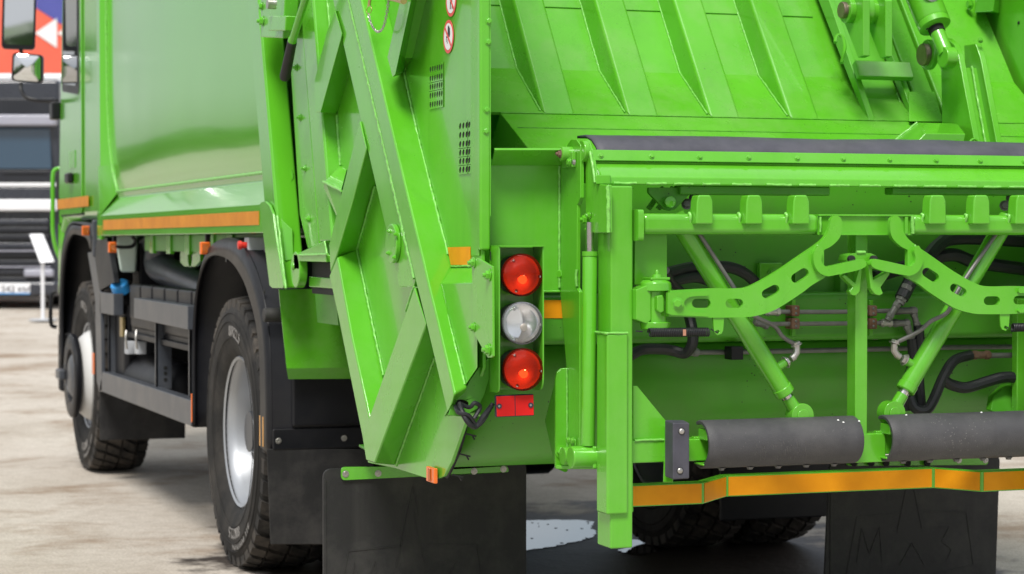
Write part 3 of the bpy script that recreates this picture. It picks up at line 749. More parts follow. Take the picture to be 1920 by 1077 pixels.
# hinge lug with eye at the lower front corner of the tailgate
hz = A(545,498,2.05)
shelf = MB()
a,b,c_,d = S(563,477,-1.24), S(614,476,-1.24), S(614,492,-1.24), S(563,493,-1.24)
sh = MB().box((-1.245,b.y,c_.z),(-1.08,a.y,a.z)).build('hinge_bracket', M_green, truck, 0.004)
mesh_obj('bracket_gusset', [S(558,476,-1.236), S(609,452,-1.236), S(614,478,-1.236), S(563,478,-1.236), S(558,476,-1.226), S(609,452,-1.226), S(614,478,-1.226), S(563,478,-1.226)],
     [(0,1,2,3),(7,6,5,4),(0,4,5,1),(1,5,6,2),(2,6,7,3),(3,7,4,0)], M_green, sh, 0.002)
weld([S(562,479,-1.246), S(614,477,-1.246)], sh, r=0.005); weld([S(609,453,-1.238), S(613,476,-1.238)], sh)
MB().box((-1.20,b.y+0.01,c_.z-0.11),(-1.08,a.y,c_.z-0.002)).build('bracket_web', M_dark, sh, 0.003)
MB().box((-1.205,b.y+0.01,S(600,540,-1.2).z),(-1.0,a.y+0.02,S(600,520,-1.2).z)).build('bracket_rail', M_green, sh, 0.004)
hy, hzz = a.y+0.055, S(553,506,-1.24).z
eye = MB().lathe([(0,0.062),(0.03,0.062)], (-1.215,hy,hzz), NX, 28).box((-1.245,hy-0.06,hzz),(-1.217,hy+0.02,hzz+0.055)).build('hinge_eye', M_green, truck, 0.004)
bolt((-1.246,hy+0.02,hzz+0.012), NX, 0.014, eye, 'dome')

# sheet-metal shield under the hinge
sY = 2.10
pts = [A(522,543,sY), A(660,541,sY), A(668,690,sY+.02), A(666,708,sY+.05), A(542,709,sY+.05), A(536,690,sY+.02)]
sh2 = mesh_obj('splash_shield', [A(522,543,sY),A(690,541,sY),A(690,688,sY),A(537,690,sY),A(690,708,sY+.04),A(540,709,sY+.04)], [(0,1,2,3),(3,2,4,5)], M_dusty, truck)
so = sh2.modifiers.new('t','SOLIDIFY'); so.thickness = 0.006
# ---------------------------------------------------------------- packer plate inside the hopper
P0 = Vector((0, 0.80, A(1048,213,0.80).z)); PD = Vector((0, 0.587, 0.809)); PN = Vector((0, -0.809, 0.587))
def PP(x, y, off=0.0):
    d = FW + RT*((x-CX)/FPX) + UP*((CY-y)/FPX)
    return CAM + d*((P0+PN*off-CAM).dot(PN)/d.dot(PN))
def PT(X, t, off): return Vector((X,0,0)) + Vector((0,P0.y,P0.z)) + PD*t + PN*off
x1a, x1b = A(1018,213,0.80).x, A(1078,213,0.80).x
pitch = (A(1481,221,0.80).x - x1a)/3.0
rw = x1b-x1a; TT = 1.62; dep = 0.078
tk = (PP(1000,130,-dep)-P0).dot(PD)
XR = 1.13                                   # right inner wall of the hopper
lo, hi = -1.10, XR-0.02
plate_v, plate_f = [], []
packer = mesh_obj('packer_plate', [PT(lo,0,0),PT(hi,0,0),PT(hi,tk,-dep),PT(lo,tk,-dep),PT(hi,TT,-dep),PT(lo,TT,-dep)], [(0,1,2,3),(3,2,4,5)], M_dusty, truck)
so = packer.modifiers.new('t','SOLIDIFY'); so.thickness = 0.01; so.offset = -1
ts = (PP(1010,14,-dep)-P0).dot(PD)
ribs = [x1a+pitch*k for k in (-1,0,1,2,3)]
for k, xr in enumerate(ribs):
    xa, xb = xr, xr+rw
    if xb > XR or xa < -1.2: continue
    rib = mesh_obj('rib', [PT(xa,-0.002,0.003),PT(xb,-0.002,0.003),PT(xb+0.004,tk,-dep),PT(xa-0.012,tk,-dep),PT(xa,TT,0.003),PT(xb,TT,0.003),PT(xb+0.004,TT,-dep),PT(xa-0.012,TT,-dep)],
        [(0,1,5,4),(0,4,7,3),(1,2,6,5),(4,5,6,7)], M_dusty, packer, 0.012, seg=4)
    weld([PT(xa-0.006,0.01,0.0), PT(xa-0.013,tk,-dep+.002), PT(xa-0.013,TT,-dep+.002)], rib, r=0.0035)
    # lap joint of the bay's upper sheet
    xn = xr+pitch
    if xn < hi:
        sb = MB().hexa([PT(xb+0.006,ts,-dep),PT(xn-0.016,ts,-dep),PT(xn-0.016,TT,-dep),PT(xb+0.006,TT,-dep),PT(xb+0.006,ts,-dep+.005),PT(xn-0.016,ts,-dep+.005),PT(xn-0.016,TT,-dep+.005),PT(xb+0.006,TT,-dep+.005)]).build('bay_sheet', M_dusty, packer, 0.0015)

# blade under the ribs
xbl = A(938,222,0.80).x
def blade_edge(y, Y): return A(1300, y, Y).z
zb1, zb2, zb3 = P0.z-0.002, blade_edge(246,0.70), blade_edge(283,0.565)
bl = mesh_obj('packer_blade', [(xbl,0.80,zb1),(1.02,0.80,zb1),(xbl+.003,0.70,zb2),(1.02,0.70,zb2),(xbl+.006,0.565,zb3),(1.02,0.565,zb3),(xbl,0.9,zb1-.1),(1.02,0.9,zb1-.1),(xbl,0.6,zb3-.05),(1.02,0.6,zb3-.05)],
     [(0,1,3,2),(2,3,5,4),(4,5,9,8),(0,2,4,8,6),(1,7,9,5,3)], M_dusty, truck, 0.003)
weld([(xbl,0.797,zb1+.001),(0.98,0.797,zb1+.001)], bl, r=0.0025, m=M_dusty)
weld([(xbl+.02,0.70,zb2+.001),(0.98,0.70,zb2+.001)], bl, r=0.0018, m=M_belly)
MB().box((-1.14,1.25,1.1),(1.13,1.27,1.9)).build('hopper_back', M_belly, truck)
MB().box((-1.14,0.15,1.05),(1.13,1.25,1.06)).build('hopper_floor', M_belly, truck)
MB().box((-1.165,1.15,3.10),(1.17,2.3,3.12)).build('tailgate_roof', M_green, truck, 0.004)

# right inner wall of the hopper
rwall = MB().box((XR,-0.02,0.62),(XR+0.04,2.0,3.10)).build('hopper_wall', M_green, truck)
# ear bracket with its pin, on a boxed rib
xE1 = A(1618,60,0.66).x; xE2 = A(1654,60,0.66).x
zA = A(1618,103,0.66).z
def ear(x, nm='pivot_ear'):
    o_ = [(-S(px,py,xE1).y, S(px,py,xE1).z) for px,py in ((1618,105),(1618,0),(1612,-14),(1600,-20),(1588,-10),(1581,8),(1579,32),(1609,109))]
    return plate2(nm, [o_], (x,0,0), (0,-1,0), (0,0,1), 0.026, M_green, truck, 0.003)
e1 = ear(xE1); e2 = ear(xE2+0.012)
pc = Vector((xE1, S(1595,20,xE1).y, S(1595,20,xE1).z))
bs = MB().lathe([(0.03,0.05),(xE2-xE1-0.006,0.05)], pc, (1,0,0), 28).build('pivot_boss', M_green, truck, 0.003)
for xx, e in ((xE1,e1),(xE2+0.014,e2)):
    MB().lathe([(0,0.042),(0.018,0.042),(0.020,0.040)], (xx,pc.y,pc.z), NX, 28).build('pin_collar', M_green, e, 0.002)
    MB().lathe([(0.020,0.027),(0.034,0.027),(0.036,0.025)], (xx,pc.y,pc.z), NX, 26).build('pin_head', M_pinend, e, 0.0015)
# boxed rib under the ears: two flanges, crossplate, recessed web, sloping toe
x5a, x5b = PP(1630,225,0).x, PP(1727,229,0).x
def flange(xa, nm='bracket_flange'):
    return mesh_obj(nm, [PT(xa,0.0,0.0),PT(xa+0.022,0.0,0.0),PT(xa+0.022,TT,0.05),PT(xa,TT,0.05),PT(xa,0,-0.02),PT(xa+0.022,0,-0.02),PT(xa+0.022,TT,-dep),PT(xa,TT,-dep)],
       [(0,1,2,3),(0,3,7,4),(1,5,6,2)], M_green, packer, 0.003)
f1 = flange(x5a); f2 = flange(x5b-0.022)
tb = (PP(1640,192,-0.03)-P0).dot(PD); tcp0 = (PP(1640,138,0.06)-P0).dot(PD); tcp1 = (PP(1640,112,0.06)-P0).dot(PD)
wb = mesh_obj('bracket_web', [PT(x5a+.02,0.0,0.0),PT(x5b-.02,0.0,0.0),PT(x5b-.02,tb,-0.04),PT(x5a+.02,tb,-0.04),PT(x5b-.02,TT,-0.04),PT(x5a+.02,TT,-0.04)], [(0,1,2,3),(3,2,4,5)], M_green, packer)
weld([PT(x5b-.024,tb,-0.036), PT(x5b-.024,tcp0,-0.036)], wb, r=0.0035); weld([PT(x5a+.02,tb,-0.038),PT(x5b-.02,tb,-0.038)], wb, r=0.0025)
crp = mesh_obj('cross_plate', [PT(x5a-.012,tcp0,0.045),PT(x5b+.004,tcp0,0.045),PT(x5b+.004,tcp1,0.055),PT(x5a-.012,tcp1,0.055),PT(x5a-.012,tcp0,0.025),PT(x5b+.004,tcp0,0.025),PT(x5b+.004,tcp1,0.03),PT(x5a-.012,tcp1,0.03)],
      [(0,1,2,3),(4,7,6,5),(0,4,5,1),(1,5,6,2),(2,6,7,3),(3,7,4,0)], M_green, packer, 0.003)
# lubrication hook
hk = curve_path([PP(x,y,0.06) for x,y in ((1578,118),(1581,105),(1584,90),(1581,72),(1574,66),(1568,70),(1566,80))], 6)
MB().tube(hk, 0.006, 8).build('grease_pipe', M_green, packer, smooth=True)
# rib stubs beyond the bracket, rear step and box on the blade's end
for (xa, w) in ((PP(1712,172,0).x, 0.075), (PP(1762,190,0).x, 0.05)):
    rb2 = mesh_obj('rib', [PT(xa,0.0,0.0),PT(xa+w,0.0,0.0),PT(xa+w,TT,0.0),PT(xa,TT,0.0),PT(xa+w+.004,0.0,-dep),PT(xa+w+.004,TT,-dep),PT(xa-.012,0,-dep),PT(xa-.012,TT,-dep)], [(0,1,2,3),(1,4,5,2),(0,3,7,6)], M_dusty, packer, 0.006)
MB().hexa([PP(1704,228,0.03),PP(1768,229,0.03),PP(1768,229,-0.06),PP(1704,228,-0.06),PP(1704,172,0.01),PP(1752,172,0.01),PP(1752,172,-0.06),PP(1704,172,-0.06)]).build('blade_step', M_dusty, packer, 0.003)
yk = 0.62; yf = 0.47
bx = mesh_obj('blade_end_box', [A(1720,230,yk),A(1796,232,yk),A(1811,251,yf),A(1735,250,yf),A(1672,268,yk+.02),A(1714,272,yf),A(1806,276,yf),A(1796,290,yk),A(1672,290,yk)],
      [(0,1,2,3),(0,3,5,4),(3,2,6,5),(2,1,7,6)], M_green, truck, 0.004)
weld([A(1672,268,yk+.018), A(1720,230,yk-.004)], bx, r=0.005)

# hydraulic ram and its arm by the right wall
xL = A(1828,270,0.50).x; xR2 = A(1871,272,0.50).x
def arm_side(xx, pts, nm):
    return plate2(nm, [[(-S(px,py,xx).y, S(px,py,xx).z) for px,py in pts]], (xx,0,0), (0,-1,0), (0,0,1), 0.022, M_green, truck, 0.003)
arm1 = arm_side(xL, [(1832,290),(1828,270),(1797,105),(1789,84),(1775,72),(1762,74),(1750,86),(1752,110),(1764,130),(1766,230),(1800,262),(1806,290)], 'ram_arm_plate')
p_t = S(1797,105,xL); p_b = S(1828,270,xL)
dvx = xR2-xL
arm2 = plate2('ram_arm_plate', [[(-(p_b.y-0.03), p_b.z-0.07),(-p_b.y,p_b.z),(-p_t.y,p_t.z),(-(p_t.y+0.03),p_t.z+0.045),(-(p_t.y+0.10),p_t.z+0.045),(-(p_b.y+0.16),p_b.z-0.07)]], (xR2-0.004,0,0), (0,-1,0), (0,0,1), 0.022, M_green, truck, 0.003)
wbz = MB().hexa([(xL+.01,p_b.y+0.02,p_b.z-.05),(xR2,p_b.y+0.02,p_b.z-.05),(xR2,p_b.y+0.03,p_b.z-.05),(xL+.01,p_b.y+0.03,p_b.z-.05),(xL+.01,p_t.y+0.022,p_t.z-0.035),(xR2,p_t.y+0.022,p_t.z-0.035),(xR2,p_t.y+0.05,p_t.z-0.035),(xL+.01,p_t.y+0.05,p_t.z-0.035)]).build('ram_arm_web', M_green, truck, 0.003)
weld([(xR2-.024,p_t.y+0.018,p_t.z-0.03),(xR2-.024,p_b.y+0.016,p_b.z-.05)], wbz, r=0.005)
pe = S(1760,103,xL)
MB().lathe([(0.0,0.05),(0.016,0.05),(0.018,0.047)], (xL-0.022,pe.y+.01,pe.z), NX, 26).build('pin_collar', M_green, arm1, 0.002)
MB().lathe([(0.018,0.036),(0.034,0.036),(0.037,0.033)], (xL-0.022,pe.y+.01,pe.z), NX, 26).build('pin_head', M_pinend, arm1, 0.0015)
MB().hexa([S(1763,122,xL-.05),S(1775,124,xL-.05),S(1775,124,xL-.024),S(1763,122,xL-.024),S(1768,98,xL-.05),S(1778,100,xL-.05),S(1778,100,xL-.024),S(1768,98,xL-.024)]).build('pin_keeper', M_green, arm1, 0.002)
re = A(1754,52,0.60); rd = Vector((-0.10,0.45,0.80)).normalized()
ram = MB().lathe([(0,0.045),(0.004,0.052),(0.02,0.0535),(0.025,0.050),(0.03,0.0535),(0.9,0.0535)], re, rd, 36).build('ram_cylinder', M_green, truck, smooth=True)
MB().lathe([(-0.02,0.026),(-0.0,0.026),(0.002,0.028)], re, rd, 24).build('rod_seal', M_dark, ram, smooth=True)
rod = MB().cyl(re-rd*0.10, re-rd*0.005, 0.0235, 24).build('piston_rod', M_green, ram, smooth=True)
MB().lathe([(-0.020,0.034),(0.020,0.034)], re-rd*0.115, (1,0,0), 28).build('rod_eye', M_green, ram, 0.004)
fp = re+rd*0.10+Vector((-0.01,-0.052,0.02))
bolt(fp, Vector((0.1,-1,0.35)), 0.019, ram, 'hex', M_zinc, name='ram_fitting')
bolt(re+Vector((-0.036,-0.012,-0.006)), -rd, 0.004, ram, 'screw', M_dark)
lp_ = S(1838,76,xR2)
bolt(lp_, NY, 0.006, arm2, 'stud')
MB().tube([A(1826+8*math.cos(t), 272-9*math.sin(t)*1.2, 0.42) for t in [math.pi*k/10 for k in range(11)]], 0.004, 8).build('lifting_loop', M_green, arm1, smooth=True)
# stop bracket on the wall
wb0 = S(1822,14,XR)
sb_ = MB().hexa([S(1828,24,XR-.09),S(1862,22,XR-.09),S(1874,26,XR),S(1836,26,XR),S(1830,-30,XR-.09),S(1868,-30,XR-.09),S(1878,-30,XR),S(1836,-30,XR)]).build('wall_stop', M_green, truck, 0.004)
bolt(S(1820,8,XR-.092), NX, 0.013, sb_, 'hex', M_green)
for px,py in ((1801,57),(1853,147),(1910,43)): bolt(S(px,py,XR-.001), NX, 0.006, rwall, 'dome', M_dark)

# ---------------------------------------------------------------- rear wall of the hopper: pocket, cross beam, trough
Yp = 0.085
xh = A(1050,400,Yp).x
pk = MB().box((fx1-0.004,Yp,A(1000,545,Yp).z),(xh+0.01,Yp+0.010,A(1000,300,Yp).z)).build('rear_pocket_plate', M_green, truck)
lipa = [A(921,307,Yp-.001),A(1068,307,Yp-.001),A(1066,278,0.0),A(927,278,0.0)]
lip = mesh_obj('pocket_lip', lipa, [(0,1,2,3)], M_green, truck); so = lip.modifiers.new('t','SOLIDIFY'); so.thickness = 0.006; so.offset = -1
weld([(xh-.003,Yp-.003,A(1050,312,Yp).z),(xh-.003,Yp-.003,A(1046,540,Yp).z)], pk, r=0.0045)
MB().box((fx1,Yp-.006,A(1000,549,Yp).z),(xh,Yp+.004,A(1000,545,Yp).z)).build('pocket_sill', M_green, pk, 0.002)
Yc = 0.10
zc0, zc1 = A(1000,648,Yc).z, A(1000,553,Yc).z
xb0 = fx1+0.003
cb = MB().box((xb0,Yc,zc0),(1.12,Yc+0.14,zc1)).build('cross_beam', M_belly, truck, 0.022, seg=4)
q = [A(1018,563,Yc-.002),A(1065,563,Yc-.002),A(1065,597,Yc-.002),A(1018,597,Yc-.002)]
MB().prism(q, (0,0.0015,0)).build('reflective_strip', M_tape, cb)
prof = [(0.20,zc0-.004),(0.185,zc0-0.05),(0.20,0.86),(0.25,0.76),(0.34,0.68),(0.46,0.635),(0.62,0.612),(0.9,0.605),(1.25,0.62)]
prof = curve_path([Vector((0,y,z)) for y,z in prof], 5)
tv = []; tf = []; n = len(prof)
for x in (-1.166, 1.17): tv += [(x,p.y,p.z) for p in prof]
tf = [(i,i+1,n+i+1,n+i) for i in range(n-1)]
tr = mesh_obj('hopper_trough', tv, tf, M_belly, truck, smooth=True); so = tr.modifiers.new('t','SOLIDIFY'); so.thickness = 0.008; so.offset = 1
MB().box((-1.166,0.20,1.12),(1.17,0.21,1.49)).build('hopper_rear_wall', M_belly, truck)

# hinge plate on the left, its pin, the foot angle and the bin lift's upright ram
hp = plateX('hinge_plate', [[(1050,546),(1050,306),(1060,290),(1063,272),(1070,262),(1081,262),(1088,272),(1088,371),(1082,385),(1081,540),(1086,548),(1087,868),(1064,872),(1062,690)]], xh, 0.012, M_green, truck, 0.0025)
weld([S(1081,505,xh-.001), S(1081,538,xh-.001)], hp, r=0.005)
pc2 = S(1071,289,xh)
MB().lathe([(0,0.02),(0.03,0.02),(0.032,0.017)], pc2, NX, 20).build('pivot_pin', M_dusty, hp, smooth=True)
bolt(pc2+Vector((-0.031,0,0)), NX, 0.008, hp, 'stud', M_rust)
kb = S(1072,306,xh)
MB().box((kb.x-0.012,kb.y-0.035,kb.z-0.012),(kb.x-0.001,kb.y+0.045,kb.z+0.03)).build('keeper_plate', M_dusty, hp, 0.002)
bolt(S(1068,304,xh-.013), NX, 0.008, hp, 'hex', M_green); bolt(S(1077,305,xh-.013), NX, 0.006, hp, 'hex', M_zinc)
bolt(A(1052,514,Yp-.0), Vector((-1,-0.6,0)), 0.011, hp, 'hex', M_dusty)
yfl = S(1064,780,xh).y
fa = plateY('foot_angle', [[(1042,878),(1042,712),(1045,698),(1052,691),(1065,690),(1065,884),(1060,886)]], yfl-0.001, 0.010, M_green, truck, 0.002)
bolt(A(1053,847,yfl-.002), NY, 0.0125, fa, 'hex', M_green)
weld([A(1063,692,yfl-.003), A(1063,880,yfl-.003)], fa, r=0.003)
MB().box((xh-0.012,S(1082,850,xh).y,S(1075,872,xh).z),(xh-0.001,S(1072,850,xh).y,S(1075,822,xh).z)).build('keeper_plate', M_green, fa, 0.002)
for px,py in ((1066,826),(1074,827)): bolt(S(px,py,xh-.012), NX, 0.0065, fa, 'hex', M_dusty)
MB().lathe([(0,0.02),(0.012,0.026),(0.03,0.024)], S(1074,855,xh-.001), NX, 18).build('pivot_pin', M_dusty, fa, smooth=True)
MB().hexa([A(1042,880,yfl-.01),A(1120,880,yfl-.14),A(1120,880,yfl+.02),A(1050,880,yfl+.1),A(1042,872,yfl-.01),A(1120,874,yfl-.14),A(1120,874,yfl+.02),A(1050,872,yfl+.1)]).build('foot_shelf', M_green, fa, 0.003)
# bevelled gusset where the trough meets the foot angle
MB().prism([A(1024,790,0.22),A(1042,720,0.15),A(1044,880,0.15),A(1036,830,0.2)],(0.0,0.01,0)).build('trough_gusset', M_belly, fa)
yr = -0.115
r_b, r_t = A(1102,836,yr), A(1106,480,yr)
lr = MB().lathe([(0,0.0185),(0.004,0.0195),((r_t-r_b).length-.004,0.0195),((r_t-r_b).length,0.017)], r_b, r_t-r_b, 24).build('lift_ram', M_green, truck, smooth=True)
MB().cyl(r_t, r_t+Vector((0,0,0.09)), 0.011, 18).build('piston_rod', M_chrome, lr, smooth=True)
MB().lathe([(-.018,0.016),(-.012,0.021),(0,0.021)], r_t+Vector((0,0,0.012)), NZ, 20).build('gland', M_dusty, lr, smooth=True)
MB().lathe([(-0.05,0.03),(0.02,0.03)], r_b+Vector((-0.0,0,-0.03)), (1,0,0), 24).bar(r_b+Vector((0.012,0,-0.06)), r_b+Vector((0.012,0,0.0)), 0.012, 0.05, (0,1,0)).build('ram_eye', M_green, lr, 0.004)

# ---------------------------------------------------------------- tail lamp box
Yl = -0.062
xl0 = A(935,600,Yl).x; xl1 = A(1020,600,Yl).x
yb_ = S(917,600,xl0).y
zt, zbm = A(960,463,Yl).z, A(960,737,Yl).z
lb = MB().box((xl0,yb_-0.004,zbm+.004),(xl1,yb_+0.002,zt-.002)).build('lamp_box', M_green, truck)
plate2('box_side', [arc_poly([(-yb_,zbm),(-Yl,zbm),(-Yl,zt),(-yb_,zt)], [0.004,0.02,0.003,0.003])], (xl0,0,0), (0,-1,0), (0,0,1), 0.004, M_green, lb, 0.001)
plate2('box_side', [arc_poly([(-yb_,zbm+.003),(-Yl,zbm+.003),(-Yl,zt),(-yb_,zt)], [0.004,0.035,0.003,0.003])], (xl1-.004,0,0), (0,-1,0), (0,0,1), 0.004, M_green, lb, 0.001)
MB().box((xl0,Yl-.006,zt),(xl1,yb_,zt+0.003)).build('box_top', M_green, lb, 0.0008)
MB().box((xl0-.004,S(922,486,xl0).y,S(922,489,xl0).z),(xl0-.0045,S(923.5,486,xl0).y,S(922,472,xl0).z)).build('box_slot', M_dark, lb)
# mounting plate with four bolts
mp_ = plateX('lamp_bracket', [[(884,484),(896,484),(923,500),(924,668),(921,671),(914,671),(893,634),(887,624)]], -1.228, 0.006, M_green, truck, 0.0015)
for px,py,rr in ((888,493,.0095),(917,516,.0105),(888,614,.0085),(916,656,.0105)): bolt(S(px,py,-1.229), NX, rr, mp_, 'stud', M_dusty)

M_bowl = mat('lamp_reflector', (0.34,0.34,0.35), 0.42, metal=0.6, var=0.03)
M_bowlC = mat('clear_lamp_reflector', (0.93,0.94,0.96), 0.20, metal=0.8, var=0.03)
M_bulb = bpy.data.materials.new('emissive_bulb'); M_bulb.use_nodes = True  # warm emission, seen as an orange spot low in the red lenses
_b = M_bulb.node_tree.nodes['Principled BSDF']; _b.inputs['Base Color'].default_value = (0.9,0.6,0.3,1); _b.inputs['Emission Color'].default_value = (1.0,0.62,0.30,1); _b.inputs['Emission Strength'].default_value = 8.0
M_bulb0 = mat('bulb_glass', (0.80,0.66,0.55), 0.15, var=0.02)
def lamp(px, py, lm, name, label, r=0.0575):
    c = A(px,py,-0.045)
    base = MB().lathe([(0.055,r*0.9),(0.0,r*1.0),(-0.006,r*1.0),(-0.006,r*0.93),(0.02,r*0.9)], c, (0,1,0), 44, caps=False).build(name, M_black, truck, smooth=True)
    tag(base, label)
    pr = [(-0.005,r*0.92)]+[(0.032*math.cos(math.pi*k/18)*1.0, r*0.90*math.cos(math.pi*0.5*(k/9)) if False else r*0.90*(1-k/9)) for k in range(0,10)]
    pr = [(-0.004,r*0.92)]+[(0.036*(1-(1-k/9)**2), r*0.91*(1-k/9)) for k in range(10)]
    bw = MB().lathe(pr, c, (0,1,0), 44, caps=False).build('reflector', M_bowlC if lm is M_lensC else M_bowl, base, smooth=True, sharp=70)
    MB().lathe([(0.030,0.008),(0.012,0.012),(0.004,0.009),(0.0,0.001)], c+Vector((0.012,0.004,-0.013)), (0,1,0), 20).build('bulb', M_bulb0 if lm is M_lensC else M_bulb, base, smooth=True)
    ln = MB().lathe([(0.0,r),(-0.010,r*0.995),(-0.018,r*0.95),(-0.023,r*0.80),(-0.026,r*0.5),(-0.027,0.001)], c, (0,1,0), 56, caps=False).build('lens', lm, base, smooth=True, sharp=80)
    MB().tube([c+Vector((math.cos(t)*r*0.965,-0.015,math.sin(t)*r*0.965)) for t in [2*math.pi*k/48 for k in range(48)]], 0.0016, 6, closed=True).build('lens_rim', lm, base, smooth=True)
    for ang in (125, -5, 245):
        bolt(c+Vector((math.cos(R(ang))*r*0.80,-0.021,math.sin(R(ang))*r*0.80)), NY, 0.0032, base, 'screw', M_zinc, name='screw')
    return base
l1_ = lamp(976,516,M_lensR,'tail_lamp','red round tail lamp at the top of the row of three')
l2_ = lamp(977,606,M_lensC,'tail_lamp','clear round reversing lamp between the two red lamps')
l3_ = lamp(978,693,M_lensR,'tail_lamp','red round tail lamp at the bottom of the row of three')
# half amber insert of the clear lamp
c = A(977,606,-0.047); r = 0.0575
MB().add([c+Vector((-0.013+0.0*t,0,0))+Vector((math.cos(t)*r*0.60-0.012,0.012*math.cos(t)+0.002,math.sin(t)*r*0.86)) for t in [R(-90)+R(180)*k/16 for k in range(17)]]+[c+Vector((-r*0.55,0.02,math.sin(t)*r*0.7)) for t in [R(-90)+R(180)*k/16 for k in range(17)]],
     [(k,k+1,17+k+1,17+k) for k in range(16)]).build('inner_bowl', M_bowlC, l2_, smooth=True)
# red rectangular reflector
rr_ = [A(929,742,-0.04),A(1001,739,-0.04),A(1002,780,-0.04),A(930,783,-0.04)]
rf = MB().prism(rr_, (0,0.012,0)).build('red_reflector', M_decalk, truck, 0.003)
ins = lambda a,b,t: a.lerp(b,t)
for s in (0.02, 0.51):
    a,b_,c,d = rr_
    w = 0.47
    quad = [a.lerp(b_,s).lerp(d.lerp(c,s),0.04), a.lerp(b_,s+w).lerp(d.lerp(c,s+w),0.04), a.lerp(b_,s+w).lerp(d.lerp(c,s+w),0.96), a.lerp(b_,s).lerp(d.lerp(c,s),0.96)]
    MB().prism([p+Vector((0,-0.0015,0)) for p in quad], (0,0.001,0)).build('reflector_panel', M_redref, rf, 0.0004)
for px,py in ((936,762),(995,760)):
    MB().lathe([(0,0.007),(0.002,0.007)], A(px,py,-0.042), NY, 16).build('washer', M_decalk, rf); bolt(A(px,py,-0.0435), NY, 0.003, rf, 'screw', M_zinc, name='screw')
# ---------------------------------------------------------------- sill above the bin lift
Ya = -0.25                                   # plane of the folding arms
XC = A(1624,480,Ya).x                        # middle of the bin lift
def mirX(p): return Vector((2*XC-p.x, p.y, p.z))
zs_ = lambda y, Y: A(1500, y, Y).z
xs0 = A(1109,303,-0.10).x; xs1 = 2*XC-xs0
def strip(name, prof, x0, x1, m, parent, bevel=0.003, seg=3, thick=None):
    n = len(prof)
    o = mesh_obj(name, [(x0,y,z) for y,z in prof]+[(x1,y,z) for y,z in prof], [(i,(i+1)%n,n+(i+1)%n,n+i) for i in range(n)]+[tuple(range(n))[::-1], tuple(range(n,2*n))], m, parent, bevel, seg=seg)
    return o
sill = strip('hopper_sill', [(-0.100,zs_(307,-.10)),(-0.100,zs_(311,-.10)),(-0.135,zs_(322,-.135)),(-0.160,zs_(336,-.16)),(-0.162,zs_(349,-.162)),(-0.06,zs_(349,-.06)),(0.05,zs_(345,.05)),(0.05,zs_(300,.05))], xs0+0.006, xs1, M_green, truck, 0.006)
rub_prof = [(0.06,zs_(266,.06)),(0.0,zs_(264,0.0)),(-0.045,zs_(270,-.045)),(-0.078,zs_(283,-.078)),(-0.093,zs_(300,-.093))]
xr0 = A(1097,270,0.0).x
v = []; 
for x in [xr0+(xs1-xr0)*k/60 for k in range(61)]:
    wv = 0.0035*mnoise.noise(Vector((x*3.1,0,0)))
    v += [(x, y, z+wv+0.0015*mnoise.noise(Vector((x*11,i,0)))) for i,(y,z) in enumerate(rub_prof)]
k = len(rub_prof)
rub = mesh_obj('rubber_strip', v, [(i*k+j, i*k+j+1, (i+1)*k+j+1, (i+1)*k+j) for i in range(60) for j in range(k-1)], M_strip, truck, smooth=True)
so = rub.modifiers.new('t','SOLIDIFY'); so.thickness = 0.007; so.offset = 1
st = strip('clamp_strip', [(-0.094,zs_(286.5,-.094)),(-0.101,zs_(287,-.10)),(-0.112,zs_(306,-.11)),(-0.104,zs_(307,-.104))], xs0, xs1, M_green, truck, 0.0015)
bx0 = A(1126,292,-.106); bx1 = A(1220,294,-.106); dx = bx1.x-bx0.x
i = 0
while bx0.x+dx*i < xs1-0.02:
    bolt(Vector((bx0.x+dx*i+0.002*math.sin(i*2), -0.1075, bx0.z)), Vector((0,-1,0.45)), 0.0052, st, 'hex', M_dusty); i += 1
# stitch welds along the lower lip
xx = A(1150,347,-.163).x; zz = zs_(347.2,-.163)
while xx < xs1-0.10:
    ln = random.uniform(0.05,0.075)
    weld([(xx,-0.1635,zz),(xx+ln,-0.1635,zz)], sill, r=0.0042, name='stitch_weld'); xx += ln+random.uniform(0.02,0.05)
for a_,b_ in ((1276,1557),(1674,1960)):
    pa, pb = A(a_,357,-.12), A(b_,357,-.12)
    MB().box((pa.x,-0.12,A(a_,365,-.12).z),(pb.x,-0.07,zs_(350,-.12))).build('stop_bar', M_belly, truck, 0.004)
# end plate
xe = xs0-0.004
ep = plateX('sill_end_plate', [[(1098,438),(1097,300),(1094,272),(1099,262),(1105,280),(1110,301),(1117,345),(1140,347),(1141,437)]], xe, 0.012, M_green, truck, 0.003)
weld([S(1107,285,xe-.001), S(1116,343,xe-.001)], ep, r=0.005); weld([S(1140,349,xe-.001), S(1141,436,xe-.001)], ep, r=0.006)
nt = MB().hexa([A(1117,346,-.17),A(1145,346,-.17),A(1145,346,-.14),A(1117,346,-.14),A(1117,328,-.17),A(1145,328,-.17),A(1145,328,-.14),A(1117,328,-.14)]).build('sill_corner', M_green, ep, 0.003)
MB().lathe([(-0.004,0.030),(0.0135,0.030)], S(1098,284,xe), NX, 28).build('hinge_boss', M_green, truck, 0.004)
for px,py in ((1098,412),(1105,404),(1104,430)): bolt(S(px,py,xe-.002), NX, 0.010 if py==412 else 0.0065, ep, 'stud', M_dusty)

